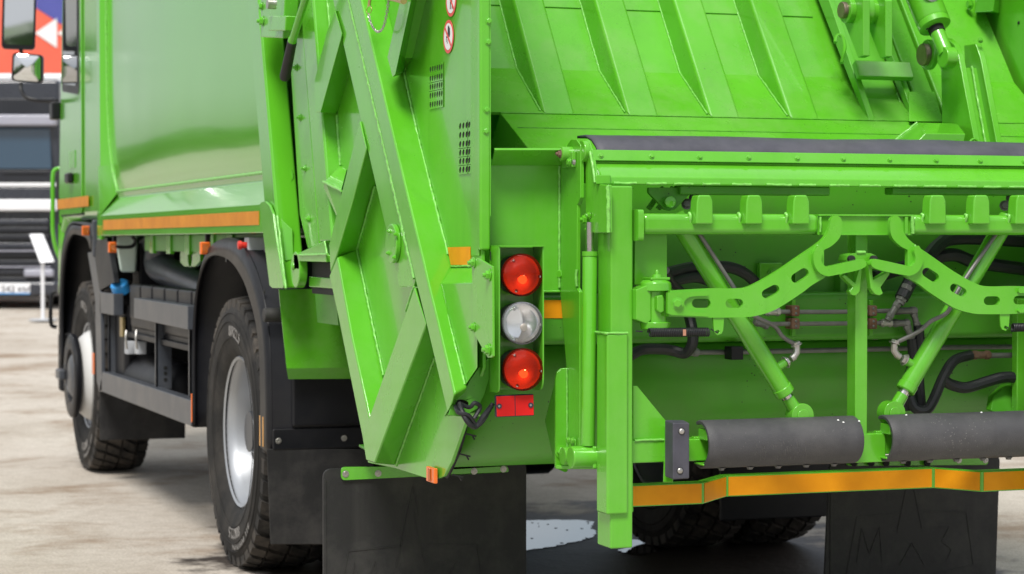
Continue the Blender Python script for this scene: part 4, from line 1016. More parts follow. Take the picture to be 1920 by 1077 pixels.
# ---------------------------------------------------------------- lift frame
YP = -0.20
xp0, xp1 = A(1145,500,YP).x, A(1187,500,YP).x
ybk = S(1120,500,xp0).y
def mir_pair(fn):
    fn(False); fn(True)
def post(mirror):
    f = (lambda x: 2*XC-x) if mirror else (lambda x: x)
    def bxx(name, x0,x1,y0,y1,z0,z1,bev,m=M_green,par=None):
        a,b = sorted((f(x0),f(x1))); return MB().box((a,y0,z0),(b,y1,z1)).build(name, m, par or truck, bev, seg=3)
    p = bxx('lift_post', xp0, xp1, YP, ybk, A(1160,1029,YP).z, zs_(352,YP), 0.005)
    xq0, xq1 = A(1138,800,YP-.012).x, A(1178,800,YP-.012).x
    s_ = bxx('post_sleeve', xq0, xq1, YP-.012, S(1118,800,xq0).y, A(1160,965,YP-.012).z, A(1160,626,YP-.012).z, 0.006, par=p)
    if not mirror:
        z = A(1160,625,YP-.012).z
        weld([(xq0-.001,ybk,z),(xq0,YP-.010,z),(xq1,YP-.010,z)], p, r=0.004)
        weld([A(1181,360,YP+.004), A(1186,960,YP+.004)], p, r=0.0022, m=M_belly)
    return p
post(False); post(True)

# bin-lift bar with comb teeth
YB = -0.215
zb0, zb1_ = A(1400,440.5,YB).z, A(1400,401,YB).z
xbL = A(1205,420,YB).x; xm0 = A(1538,420,YB).x; xm1 = A(1711,420,YB).x
bar = MB().box((xbL,YB,zb0),(xm0,YB+0.06,zb1_)).build('comb_bar', M_green, truck, 0.018, seg=4)
bar2 = MB().box((xm1,YB,zb0),(2*XC-xbL,YB+0.06,zb1_)).build('comb_bar', M_green, truck, 0.018, seg=4)
mid = MB().box((xm0-.004,YB+0.010,zb0),(xm1+.004,YB+0.056,zb1_-.004)).box((xm0-.004,YB+0.001,zb1_-.0055),(xm1+.004,YB+0.056,zb1_-.0005)).box((xm0-.004,YB+0.004,zb0-.001),(xm1+.004,YB+0.02,zb0+.003)).build('bar_middle', M_green, truck, 0.001)
weld([(xm0,YB-.001,zb0+.008),(xm0,YB-.001,zb1_-.008)], mid, r=0.004); weld([(xm1,YB+.001,zb0+.004),(xm1,YB+.001,zb1_-.004)], mid, r=0.007)
MB().box((xm1-.022,YB+.002,zb0+.002),(xm1-.012,YB+.02,zb1_-.006)).build('stop_tab', M_green, mid, 0.002)
ye = YB-0.01
ef = plate2('bar_end_flange', [arc_poly([(-(YB+.055),A(1198,452,YB).z),(-(YB-.012),A(1198,452,YB).z),(-(YB-.012),A(1198,393,YB).z),(-(YB+.055),A(1198,393,YB).z)], 0.012)], (xp1+.004,0,0), (0,-1,0), (0,0,1), 0.016, M_green, bar, 0.003)
YT = YB-0.028
for px in (1304,1397,1485,1741,1823,1903):
    B_ = bar if px < 1600 else bar2
    w_ = [(px+1,421),(px+34,421),(px+33,378),(px+29,366),(px+6,366),(px+3,378)]
    pts = [A(x,y,YT) for x,y in w_]
    xc_ = sum(p.x for p in pts)/6
    th = MB().prism(pts, (0,0.045,0)).build('comb_tooth', M_green, B_, 0.005, seg=2)
    weld([Vector((pts[0].x-.004,YB+.004,pts[0].z+.004)), Vector((pts[0].x-.004,YB-.002,pts[0].z+.025)), Vector((pts[0].x-.003,YB+.008,zb1_))], th, r=0.0055)

# plates behind the bar
plateY('ram_bracket', [[(1216,352),(1216,362),(1246,393),(1256,396),(1268,392),(1296,362),(1296,352)]], -0.10, 0.014, M_belly, truck, 0.003)
MB().lathe([(0,0.0155),(0.012,0.0155),(0.013,0.014)], A(1254,379,-.114), NY, 22).build('bracket_pin', M_green, truck, smooth=True)
plateY('pivot_plate', [[(1190,535),(1190,440),(1251,440),(1251,535)]], -0.15, 0.012, M_green, truck, 0.002)
for px in (1216,1234): MB().bar(A(px,392,-.03), A(px+28,352,-.03), 0.012,0.012).build('guide_bar', M_belly, truck)
hx = MB(); 
for (px,py) in ((1288,383),(1302,372),(1884,386),(1896,372)):
    bolt(A(px,py,-.07), Vector((-0.5,-1,0.2)), 0.010, truck, 'hex', M_steel, name='pipe_fitting')

def pxm(loop, Y, mirror):
    out = []
    for x, y in loop:
        p = A(x,y,Y); out.append(((2*XC-p.x) if mirror else p.x, p.z))
    return out[::-1] if mirror else out
def dens(loop, n=5): return [(v.x, v.y) for v in curve_path([Vector((x,y,0)) for x,y in loop], n, closed=False)]
arm_top = dens([(1256,545),(1330,541),(1378,541),(1408,536),(1454,511),(1500,480),(1536,455),(1550,440),(1556,424),(1558,412)])
arm_tip = dens([(1558,412),(1563,406),(1570,405),(1577,410),(1579,424),(1575,445),(1560,461),(1545,469)])
arm_low = dens([(1545,505),(1548,519),(1524,534),(1500,552),(1454,581),(1420,592),(1395,595),(1330,596),(1254,594)])
ARM = arm_top+arm_tip[1:]+arm_low
def slotpx(cx, cy, half, r, ang): 
    d = (math.cos(R(ang))*half, -math.sin(R(ang))*half)
    return slot((cx-d[0],cy-d[1]),(cx+d[0],cy+d[1]), r)
SLOTS = [slotpx(1315,569,9,8.6,0), slotpx(1377,569,8,8.6,0), slotpx(1445,547,9,8.6,28), slotpx(1500,517,9,9,33)]
HOOK = dens([(1534,461),(1526,476),(1527,496),(1536,511),(1550,518),(1562,517),(1605,508),(1622,501),(1624.5,494),(1620,487),(1611,487),(1562,498),(1550,500),(1542,494),(1540.5,484),(1543,472),(1541,463)], 5)
for mr in (False, True):
    arm = plate2('folding_arm', [pxm(ARM,Ya,mr)]+[pxm(s,Ya,mr) for s in SLOTS], (0,Ya,0), (1,0,0), (0,0,1), 0.016, M_green, truck, 0.0015)
    hk_ = plate2('arm_hook', [pxm(HOOK,Ya-.016,mr)], (0,Ya-.016,0), (1,0,0), (0,0,1), 0.022, M_green, arm, 0.0025)
    wp = [A(x,y,Ya-.002) for x,y in ((1533,460),(1525,476),(1526,497),(1535,512))]
    weld([mirX(p) for p in wp] if mr else wp, arm, r=0.004, curve=True)
    # forked root plate, clamp bolt and spring lug
    FORK = dens([(1252,549),(1300,547),(1328,545)],3)+dens([(1328,545),(1329,552),(1326,555)],3)+dens([(1326,555),(1300,556),(1288,560),(1283,569),(1289,580),(1300,585),(1326,586)],4)+dens([(1326,586),(1329,590),(1326,594)],3)+[(1260,591),(1252,588)]
    plate2('arm_root', [pxm(FORK,Ya-.010,mr)], (0,Ya-.010,0), (1,0,0), (0,0,1), 0.012, M_green, arm, 0.003)
    bp = A(1270,569,Ya-.012); bolt(mirX(bp) if mr else bp, Vector((-0.35,-1,0)), 0.0105, arm, 'hex', M_green)
    LUG = [(1337,595),(1358,595),(1356,620),(1353,626),(1345,629),(1339,623)]
    plate2('spring_lug', [pxm(LUG,Ya+.004,mr), pxm(circle2((1346,622),3.2,10),Ya+.004,mr)], (0,Ya+.004,0), (1,0,0), (0,0,1), 0.006, M_green, arm, 0.001)
    # coil spring
    s0, s1 = A(1217,624,Ya+.01), A(1328,623,Ya+.01)
    hel = [s0.lerp(s1,t/460)+Vector((0,math.cos(t*2*math.pi/14)*0.0105,math.sin(t*2*math.pi/14)*0.0105)) for t in range(461)]
    tail = [A(1333,617,Ya+.01),A(1340,622,Ya+.005),A(1346,624,Ya+.002)]
    hd = [A(1192,621,Ya+.03),A(1205,622,Ya+.02)]
    path = hel
    sp_ = MB().tube([mirX(p) for p in path] if mr else path, 0.0022, 6)
    for w in (tail, hd): sp_.tube([mirX(p) for p in w] if mr else w, 0.0018, 6)
    sp_o = sp_.build('coil_spring', M_hose, truck, smooth=True)
    if not mr:
        MB().box((A(1280,623,Ya).x,Ya-.003,A(1280,630,Ya).z),(A(1286,623,Ya).x,Ya,A(1280,618,Ya).z)).build('worn_patch', M_copper, sp_o, 0.001)
    # pivot block
    pcx = A(1229,570,-.20); pcx = mirX(pcx) if mr else pcx
    def zz_(y): return A(1229,y,-.20).z
    pv = MB().lathe([(zz_(606),0.030),(zz_(546),0.030)], (pcx.x,pcx.y,0), NZ, 28).build('pivot_block', M_green, truck, 0.002)
    MB().lathe([(zz_(618),0.040),(zz_(603),0.042)], (pcx.x,pcx.y,0), NZ, 28).build('pivot_collar', M_green, pv, 0.004)
    MB().lathe([(zz_(546),0.044),(zz_(531),0.042),(zz_(525),0.034)], (pcx.x,pcx.y,0), NZ, 28).build('pivot_collar', M_green, pv, 0.003)
    MB().box((pcx.x-.026,pcx.y-.03,zz_(525)),(pcx.x+.030,pcx.y+.03,zz_(520))).build('pivot_cap', M_green, pv, 0.002)
    MB().lathe([(zz_(520),0.014),(zz_(515),0.012),(zz_(514),0.005),(zz_(509),0.0045),(zz_(506),0.002)], (pcx.x,pcx.y-.01,0), NZ, 14).build('grease_nipple', M_dusty, pv, smooth=True)
    pts = [A(x,y,-.225) for x,y in ((1193,600),(1193,543),(1213,535),(1221,540),(1221,601),(1213,608))]
    if mr: pts = [mirX(p) for p in pts]
    MB().prism(pts, (0,0.05,0)).build('pivot_bracket', M_green, pv, 0.003)
    pts = [A(x,y,Ya+.005) for x,y in ((1232,555),(1243,553),(1246,560),(1246,585),(1238,588),(1232,582))]
    if mr: pts = [mirX(p) for p in pts]
    MB().prism(pts, (0,0.03,0)).build('arm_socket', M_green, arm, 0.004)
    # slanting lift cylinder
    yc_ = -0.135
    c0, c1, e0 = A(1284,434,yc_), A(1472,738,yc_), A(1499,779,yc_)
    if mr: c0, c1, e0 = mirX(c0), mirX(c1), mirX(e0)
    cd_ = (c1-c0).normalized(); L_ = (c1-c0).length
    cy_ = MB().lathe([(-0.05,0.0265),(0,0.0265),(L_-0.022,0.0265),(L_-0.020,0.0285),(L_-0.001,0.0285),(L_+0.002,0.026),(L_+0.003,0.014)], c0, cd_, 32).build('lift_cylinder', M_green, truck, smooth=True)
    MB().cyl(c1, c1+cd_*0.014, 0.0155, 20).build('piston_rod', M_chrome, cy_, smooth=True)
    MB().lathe([(0.014,0.0175),(0.055,0.019)], c1, cd_, 20).build('rod_end', M_green, cy_, smooth=True)
    MB().lathe([(-0.022,0.034),(0.022,0.034)], e0, NY, 28).lathe([(0.022,0.018),(0.026,0.018)], e0, NY, 20).build('rod_eye', M_green, cy_, 0.003)
    pf = A(1490,690,yc_); pf = mirX(pf) if mr else pf
    axis_pt = c0+cd_*((pf-c0).dot(cd_))
    out = (pf-axis_pt).normalized()
    out = Vector(((1 if not mr else -1),0,0.55)).normalized()
    b0 = c0+cd_*(L_-0.075)
    MB().cyl(b0, b0+out*0.05, 0.012, 14).build('port_stub', M_green, cy_, smooth=True)
    bolt(b0+out*0.048, out, 0.0115, cy_, 'hex', M_zinc, name='pipe_nut')
    el = b0+out*0.068
    MB().lathe([(0,0.010),(0.012,0.010)], el, out, 12).tube([el+out*0.008, el+out*0.02+Vector((0,0,0.008)), el+out*0.02+Vector((0,0,0.028))], 0.010, 10).build('pipe_elbow', M_zinc, cy_, smooth=True)
    up0 = el+out*0.02+Vector((0,0,0.028))
    bolt(up0, Vector((-0.35 if not mr else 0.35,0,1)), 0.0105, cy_, 'hex', M_zinc, name='pipe_nut')
    if not mr: pth = [up0, A(1468,632,yc_-.005), A(1452,612,yc_-.02), A(1420,596,yc_-.03), A(1404,583,yc_-.035), A(1376,540,yc_-.035), A(1318,449,yc_-.03), A(1308,432,yc_-.02)]
    else: pth = [up0, A(1722,622,yc_-.01), A(1745,603,yc_-.02), A(1776,586,yc_-.03), A(1790,556,yc_-.035), A(1812,520,yc_-.035), A(1864,444,yc_-.03), A(1872,432,yc_-.02)]
    MB().tube(curve_path(pth,8), 0.0062, 10).build('hydraulic_pipe', M_steel, cy_, smooth=True)

# centre post, cradle and release levers
yq = -0.165
cpst = MB().box((A(1604,600,yq).x,yq,A(1604,835,yq).z),(A(1627,600,yq).x,yq+0.05,A(1604,436,yq).z)).build('centre_post', M_green, truck, 0.003)
cr = plateY('arm_cradle', [arc_poly([(1587,490),(1590,478),(1600,475),(1632,475),(1642,479),(1646,490),(1636,494),(1626,500),(1610,500)], [3,4,5,5,4,3,2,2,2],4)], Ya+.03, 0.05, M_green, truck, 0.004)
for px in (1594,1636): MB().lathe([(0,0.010),(0.012,0.010)], A(px,486,Ya+.022), NY, 14).build('rubber_stop', M_rubber, cr, smooth=True)
def lever(pts, w, Y):
    mb = MB()
    for a_,b_ in zip(pts[:-1],pts[1:]): mb.bar(A(*a_,Y), A(*b_,Y), 0.022, w, (0,0,1) if abs(a_[0]-b_[0])>abs(a_[1]-b_[1]) else (1,0,0))
    return mb
for flip in (False, True):
    loops = [[(1611,505),(1617,504),(1613,548),(1606,555),(1597,554),(1592,547),(1599,538),(1579,518),(1583,513),(1604,531)]]
    if flip: loops = [[(1627,490),(1634,492),(1637,525),(1665,508),(1670,513),(1652,539),(1657,551),(1650,555),(1640,552),(1633,542)]]
    plateY('release_lever', loops, Ya+.012, 0.024, M_green, truck, 0.004)
weld([A(1606,474,Ya+.03), A(1622,474,Ya+.03)], cr, r=0.006)

# ---------------------------------------------------------------- rubber-covered rollers, carrier beam, buffers
YR = -0.175
zr = A(1450,829,YR).z; rr0 = 0.0655
cbm = MB().box((xp1-.002,-0.165,A(1220,868,-.165).z),(2*XC-xp1,-0.105,A(1220,826,-.165).z)).build('carrier_beam', M_green, truck, 0.004, seg=3)
def roller(x0, x1, mk_scuff):
    nseg = 26; a0_, a1_ = R(68), R(292)      # angles measured from +Y, opening to the truck
    ring = lambda x, r: [Vector((x, YR+math.cos(a)*r, zr+math.sin(a)*r)) for a in [a0_+(a1_-a0_)*k/nseg for k in range(nseg+1)]]
    v, f = [], []
    xs = [x0, x0+.003]+[x0+.003+(x1-x0-.006)*k/20 for k in range(1,20)]+[x1-.003, x1]
    for i,x in enumerate(xs):
        ed = 0.0025 if i in (0,len(xs)-1) else 0
        wob = 0.0008*mnoise.noise(Vector((x*9,0,0)))
        v += ring(x, rr0-ed+wob)
    n = nseg+1; m_ = len(xs)
    for i in range(m_-1): f += [(i*n+j, (i+1)*n+j, (i+1)*n+j+1, i*n+j+1) for j in range(nseg)]
    o = len(v)
    for x in (x0, x1): v += ring(x, rr0-0.010)
    f += [(o+j, o+n+j, o+n+j+1, o+j+1) for j in range(nseg)]
    f += [(j, o+j, o+j+1, j+1) for j in range(nseg)] + [((m_-1)*n+j, (m_-1)*n+j+1, o+n+j+1, o+n+j) for j in range(nseg)]
    f += [(0,o)+tuple() if False else (0, o, o+n, (m_-1)*n), (nseg, (m_-1)*n+nseg, o+n+nseg, o+nseg)]
    ro = mesh_obj('rubber_roller', v, f, M_roll, truck, smooth=True, sharp=50)
    # green saddle inside
    MB().box((x0+.004,YR-.035,zr+.012),(x1-.004,YR+.02,zr+.042)).box((x0-.012,YR+0.012,zr-.032),(x1+.012,YR+.03,zr+.020)).box((x0-.004,YR-.03,zr-.056),(x1-.004,YR+.03,zr-.050)).build('roller_saddle', M_green, ro, 0.003)
    k = 0
    while x0+.06+k*0.085 < x1-.02:
        bolt((x0+.06+k*0.085, YR-.01, zr-rr0+0.001), (0,0,-1), 0.007, ro, 'hex', M_steel); k += 1
    return ro
ra = roller(A(1312,829,YR).x, A(1600,829,YR).x, True)
rb_ = roller(A(1654,829,YR).x, A(1950,829,YR).x, False)
# scuffs on the first cover
for k in range(60):
    x = A(random.uniform(1395,1500),829,YR).x; a = R(random.uniform(170,214)); rr = rr0+0.0003
    cpt = Vector((x, YR+math.cos(a)*rr, zr-math.sin(a)*rr*-1 if False else zr+math.sin(R(180)-a)*rr*1.0))
    ln = random.uniform(0.003,0.016)
    p2 = Vector((x+random.uniform(.001,.004), YR+math.cos(a+ln/rr)*rr, zr+math.sin(R(180)-a-ln/rr)*rr))
    MB().tube([cpt,p2], random.uniform(.0002,.0005), 4).build('scuff_mark', M_steel, ra)
for k in range(5):
    x = A(random.choice((random.uniform(1560,1600),random.uniform(1680,1900))),829,YR).x; a = R(random.uniform(95,130))
    MB().lathe([(0,0.0035),(0.002,0.002)], (x, YR+math.cos(a)*rr0, zr+math.sin(a)*rr0), (0,-0.3,1), 6).build('grit', M_decalw, rb_ if x > XC else ra)
# saddle plate between the rollers
MB().box((A(1597,829,-.17).x,-0.172,A(1610,868,-.17).z),(A(1660,829,-.17).x,-0.163,A(1610,815,-.17).z)).build('saddle_plate', M_green, cbm, 0.002)
# black rubber buffer with two bolts
YU = -0.235
xu0, xu1 = A(1262,840,YU).x, A(1293,840,YU).x
yub = S(1246,840,xu0-.004).y
buf = MB().hexa([(xu0-.004,yub,A(1262,897,YU).z),(xu0,YU,A(1262,900,YU).z),(xu1,YU,A(1293,898,YU).z),(xu1+.003,yub,A(1293,898,YU).z),(xu0-.004,yub,A(1262,790,YU).z),(xu0,YU,A(1262,793,YU).z),(xu1,YU,A(1293,793,YU).z),(xu1+.003,yub,A(1293,790,YU).z)]).build('rubber_buffer', M_strip, truck, 0.004, seg=3)
for px,py in ((1278,809),(1275,883)):
    MB().lathe([(-.001,0.0095),(0.0008,0.0095)], A(px,py,YU), NY, 18).build('bolt_recess', M_dark, buf); bolt(A(px,py,YU-.0008), NY, 0.0082, buf, 'dome', M_zinc)
MB().hexa([A(1243,905,-.17),A(1262,905,-.2),A(1262,905,-.12),A(1243,905,-.12),A(1246,800,-.17),A(1262,795,-.2),A(1262,795,-.12),A(1246,795,-.12)]).build('buffer_bracket', M_green, buf, 0.003)
plateY('frame_gusset', [[(1187,724),(1195,724),(1249,790),(1249,826),(1187,826)]], -0.15, 0.012, M_green, truck, 0.002)
weld([A(1190,826,-.166), A(1247,825,-.166)], cbm, r=0.004)

# ---------------------------------------------------------------- underrun bar with amber tape
yA, yB = -0.06, 0.075
def ubar(yfront, px, y0, y1): return A(px,y0,yfront), A(px,y1,yfront)
key = [(1182,yA,947,907.5),(1319,yA,943,904),(1362,yB,933,894),(1750,yB,919,879),(1841,yA,923,884),(1990,yA,918,878)]
pts = [(A(px,yb,yy), A(px,yt,yy)) for px,yy,yb,yt in key]
zlo = sum(p[0].z for p in pts)/len(pts); zhi = sum(p[1].z for p in pts)/len(pts)
vv, ff = [], []
for (p,q_) in pts:
    vv += [(p.x,p.y,zlo),(q_.x,p.y,zhi),(q_.x,p.y+.045,zhi),(p.x,p.y+.045,zlo)]
for i in range(len(pts)-1):
    a = i*4; ff += [(a,a+1,a+5,a+4),(a+1,a+2,a+6,a+5),(a+2,a+3,a+7,a+6),(a+3,a,a+4,a+7)]
ff += [(0,3,2,1),(len(vv)-4,len(vv)-3,len(vv)-2,len(vv)-1)]
ub = mesh_obj('underrun_bar', vv, ff, M_green, truck, 0.0025)
for i in range(len(pts)-1):
    a, b = Vector((pts[i][0].x,pts[i][0].y,0)), Vector((pts[i+1][0].x,pts[i+1][0].y,0))
    d = (b-a).normalized(); nrm = Vector((d.y,-d.x,0)); a = a+d*0.006; b = b-d*0.006
    base = nrm*0.0015
    lo_, hi_ = zlo+0.0035, zhi-0.0035
    MB().prism([a+base+Vector((0,0,lo_)), b+base+Vector((0,0,lo_)), b+base+Vector((0,0,hi_)), a+base+Vector((0,0,hi_))], nrm*-0.001).build('reflective_strip', M_tape, ub)

# ---------------------------------------------------------------- hydraulic lines behind the lift
YH = 0.06
def pipe(name, pts, r, m, Ys=YH, par=None, n=8, seg=10):
    ys = Ys if isinstance(Ys,(list,tuple)) else [Ys]*len(pts)
    return MB().tube(curve_path([A(x,y,ys[i]) for i,(x,y) in enumerate(pts)],n), r, seg).build(name, m, par or truck, smooth=True)
pipe('hydraulic_pipe', [(1452,585),(1560,585),(1680,583)], 0.0065, M_steel)
pipe('hydraulic_pipe', [(1432,608),(1560,607),(1660,606)], 0.0065, M_steel)
pipe('hydraulic_pipe', [(1290,661),(1400,660),(1600,656),(1760,652),(1930,650)], 0.0075, M_steel, 0.14)
pipe('hydraulic_pipe', [(1850,667),(1930,666)], 0.008, M_steel, 0.05)
for cx_ in (1488,1633):
    for cy_ in (583,607):
        c = A(cx_,cy_,YH)
        cl = MB().box((c.x-.013,c.y-.016,c.z-.0155),(c.x+.013,c.y+.03,c.z+.0155)).build('pipe_clamp', M_rust, truck, 0.004)
        for s in (-1,1): bolt((c.x,c.y-.016,c.z+s*0.007), NY, 0.004, cl, 'dome', M_steel)
    c = A(cx_+1,595,YH+.02); MB().box((c.x-.006,c.y+.0,c.z-.055),(c.x+.006,c.y+.02,c.z+.05)).build('clamp_rail', M_green, truck, 0.002)
def fitting(a, b, r, m=M_zinc, Y=YH, nuts=2):
    p, q_ = A(*a,Y), A(*b,Y); d = (q_-p)
    o = MB().cyl(p, q_, r*0.8, 12).build('pipe_fitting', m, truck, smooth=True)
    for t in ([0.15,0.75] if nuts == 2 else [0.4]):
        MB().lathe([(0,r),(d.length*0.22,r)], p+d*t, d, 6).build('pipe_nut', m, o, 0.0015)
fitting((1433,585),(1462,585),0.013); fitting((1414,603),(1440,612),0.012, M_steel)
fitting((1672,583),(1718,583),0.0125,M_steel); fitting((1712,584),(1720,612),0.0115,M_steel)
fitting((1650,606),(1672,606),0.0125); fitting((1670,606),(1704,606),0.0125,M_steel); fitting((1698,606),(1710,636),0.0125,M_steel)
fitting((1664,601),(1684,568),0.0125,M_steel,YH-.03); fitting((1686,570),(1702,535),0.018,M_steel,YH-.03)
hose = lambda pts, r, Ys: pipe('hydraulic_hose', pts, r, M_hose, Ys)
hose([(1690,560),(1712,520),(1728,500),(1760,460),(1800,446),(1930,452)], 0.021, [YH-.03,YH-.02,0,0.05,0.08,0.1])
hose([(1722,610),(1724,650),(1722,700),(1728,770),(1735,800)], 0.0155, YH)
hose([(1710,636),(1712,680),(1700,720),(1702,770)], 0.0155, YH)
hose([(1640,520),(1700,500),(1780,478),(1830,492),(1930,506)], 0.020, [0.1,0.1,0.08,0.1,0.1])
hose([(1820,666),(1790,676),(1770,705),(1748,755),(1735,770),(1716,766),(1706,745)], 0.0155, [0.05,0.04,0.03,0.02,0.02,0.03,0.04])
hose([(1768,712),(1785,722),(1812,727),(1850,716),(1880,708),(1905,710),(1930,730)], 0.0165, [0.03,0.03,0.02,0.02,0.02,0.02,0.02])
fitting((1818,666),(1856,666),0.014,M_rust,0.05)
hose([(1251,512),(1290,503),(1330,500),(1370,502),(1400,515),(1426,540)], 0.0165, [0.0,0.04,0.06,0.06,0.06,0.08])
hose([(1252,530),(1300,520),(1330,527),(1360,540)], 0.016, [0.0,0.04,0.05,0.05])
hose([(1248,508),(1262,530),(1290,560)], 0.012, [-.05,0.0,0.03])
hose([(1180,668),(1205,656),(1240,655),(1262,658),(1285,662),(1298,645),(1298,620),(1292,590)], 0.0155, [0.0,0.02,0.02,0.02,0.0,-0.02,-0.02,0.0])
fitting((1270,662),(1310,661),0.0125,M_steel,0.06)
c = A(1378,660,0.1); MB().box((c.x-.02,c.y-.02,c.z-.022),(c.x+.018,c.y+.03,c.z+.016)).build('pipe_clamp', M_black, truck, 0.003)
# small brackets on the rear wall behind
c = A(1445,512,0.19); MB().box((c.x-.045,c.y-.02,c.z-.03),(c.x+.03,c.y,c.z+.03)).build('wall_bracket', M_green, truck, 0.004)
bolt(A(1448,512,0.168), NY, 0.009, truck, 'hex', M_green)
for px in (1495,1580,1655):
    c = A(px,530,0.16); MB().box((c.x-.007,c.y,c.z-.04),(c.x+.007,c.y+.05,c.z+.05)).build('wall_rib', M_belly, truck)
# rounded gusset on the trough at the right
pts = [A(1858,770,0.02),A(1862,745,0.05),A(1885,722,0.06),A(1908,718,0.06),A(1908,790,0.02)]
MB().prism(pts, (0,0.03,0)).build('trough_gusset', M_belly, truck, 0.003)
MB().box((A(1907,640,0.0).x,-0.0,A(1907,790,0.0).z),(A(1907,640,0.0).x+.09,0.03,A(1907,560,0.0).z)).build('lift_side_plate', M_green, truck, 0.004)
# ---------------------------------------------------------------- wheels
RYr, RYf, RZ = 2.95, 6.90, 0.532
def tyre_mesh():
    mb = MB()
    half = [(0.070,0.285),(0.100,0.288),(0.120,0.300),(0.140,0.335),(0.153,0.385),(0.1575,0.425),(0.155,0.46),(0.149,0.488),(0.146,0.490),(0.144,0.505),(0.136,0.518),(0.125,0.5225)]
    prof = [(-x,r) for x,r in half]+[(0.0,0.524)]+[(x,r) for x,r in half[::-1]]
    mb.lathe(prof, (0,0,0), (1,0,0), 96, caps=False)
    # raised sidewall rings
    for s in (-1,1):
        for x_, r_ in ((0.1535,0.372),(0.1585,0.437),(0.1545,0.470)):
            mb.lathe([(s*x_,r_-0.002),(s*(x_+0.0022),r_),(s*x_,r_+0.002)], (0,0,0), (1,0,0), 72, caps=False)
    me = bpy.data.meshes.new('tyre'); me.from_pydata([tuple(v) for v in mb.v], [], mb.f)
    bm = bmesh.new(); bm.from_mesh(me); bmesh.ops.recalc_face_normals(bm, faces=bm.faces); bm.to_mesh(me); bm.free()
    for p in me.polygons: p.use_smooth = True
    me.set_sharp_from_angle(angle=R(50)); me.materials.append(M_tyre); return me
def tread_mesh():
    v, f = [], []
    def blk(x0,x1,a0,a1,sk,r0=0.520,r1=0.5375,dr=0.0):
        b = len(v)
        for r_ in (r0,r1):
            sh = 0.10 if r_ == r1 else 0.0
            for x_,a_ in ((x0,a0),(x1,a0),(x1,a1),(x0,a1)):
                am_ = (a0+a1)/2; aa = a_+(am_-a_)*sh + sk*(x_-(x0+x1)/2)
                xx_ = x_+((x0+x1)/2-x_)*sh*0.6
                rr_ = r_-(dr if abs(x_) > 0.13 else 0)
                v.append((xx_, math.cos(aa)*rr_, math.sin(aa)*rr_))
        f.extend([(b,b+3,b+2,b+1),(b+4,b+5,b+6,b+7),(b,b+1,b+5,b+4),(b+1,b+2,b+6,b+5),(b+2,b+3,b+7,b+6),(b+3,b,b+4,b+7)])
    n = 40; da = 2*math.pi/n
    for k in range(n):
        a = k*da
        blk(-0.147,-0.088, a, a+da*0.74, 0.55, 0.490, dr=0.012)
        blk(0.088,0.147, a+da*0.3, a+da*1.04, 0.55, 0.490, dr=0.012)
        blk(-0.080,-0.006, a+da*0.45, a+da*1.22, 1.15)
        blk(0.006,0.080, a+da*0.05, a+da*0.82, 1.15)
    me = bpy.data.meshes.new('tread'); me.from_pydata(v, [], f)
    bm = bmesh.new(); bm.from_mesh(me); bmesh.ops.recalc_face_normals(bm, faces=bm.faces); bm.to_mesh(me); bm.free()
    me.materials.append(M_tread); return me
def text_mesh(txt, size, r0, x, mname):
    """lettering bent round the sidewall"""
    fc = bpy.data.curves.new('t','FONT'); fc.body = txt; fc.size = size; fc.extrude = 0.0012; fc.align_x = 'CENTER'
    tmp = bpy.data.objects.new('t', fc); me = bpy.data.meshes.new_from_object(tmp)
    bpy.data.objects.remove(tmp); bpy.data.curves.remove(fc)
    for v_ in me.vertices:
        u_, w_, e_ = v_.co; a = u_/r0; rr_ = r0+w_-size*0.35
        v_.co = (x-e_*1.0, -math.sin(a)*rr_, math.cos(a)*rr_)
    me.name = mname; me.materials.clear(); me.materials.append(M_letter); return me
TY, TR = tyre_mesh(), tread_mesh()
TXT = text_mesh('80R22.5', 0.060, 0.400, -0.1565, 'sidewall_size'); TXT2 = text_mesh('A L L   P O S I T I O N', 0.034, 0.452, -0.1565, 'sidewall_word')
def mk(name, me, parent, loc=(0,0,0), rot=(0,0,0)):
    o = bpy.data.objects.new(name, me); o.location = loc; o.rotation_euler = rot; return link(o, parent)
def mesh_of(mb, m, smooth=True, sharp=35):
    me = bpy.data.meshes.new('m'); me.from_pydata([tuple(v) for v in mb.v], [], mb.f)
    bm = bmesh.new(); bm.from_mesh(me); bmesh.ops.recalc_face_normals(bm, faces=bm.faces); bm.to_mesh(me); bm.free()
    if smooth:
        for p in me.polygons: p.use_smooth = True
        me.set_sharp_from_angle(angle=R(sharp))
    me.materials.append(m); return me
RIM_R = mesh_of(MB().lathe([(-0.118,0.286),(-0.124,0.296),(-0.118,0.300),(-0.110,0.294),(-0.104,0.284),(-0.07,0.274),(-0.02,0.268),(0.03,0.258),(0.062,0.235),(0.072,0.20),(0.060,0.155),(0.040,0.142),(0.04,0.10)], (0,0,0), (1,0,0), 72, caps=False), M_rim, sharp=60)
HUB_R = mesh_of(MB().lathe([(0.04,0.138),(-0.03,0.132),(-0.06,0.118),(-0.062,0.085),(-0.085,0.080),(-0.087,0.03),(-0.087,0.001)], (0,0,0), (1,0,0), 40, caps=False), M_frame)
RIM_F = mesh_of(MB().lathe([(-0.118,0.286),(-0.124,0.296),(-0.118,0.300),(-0.110,0.294),(-0.104,0.284),(-0.085,0.276),(-0.080,0.270)], (0,0,0), (1,0,0), 72, caps=False), M_rim, sharp=60)
DISC_F = mesh_of(MB().lathe([(-0.080,0.270),(-0.098,0.262),(-0.14,0.240),(-0.178,0.205),(-0.190,0.185),(-0.190,0.08)], (0,0,0), (1,0,0), 64, caps=False), M_white, sharp=60)
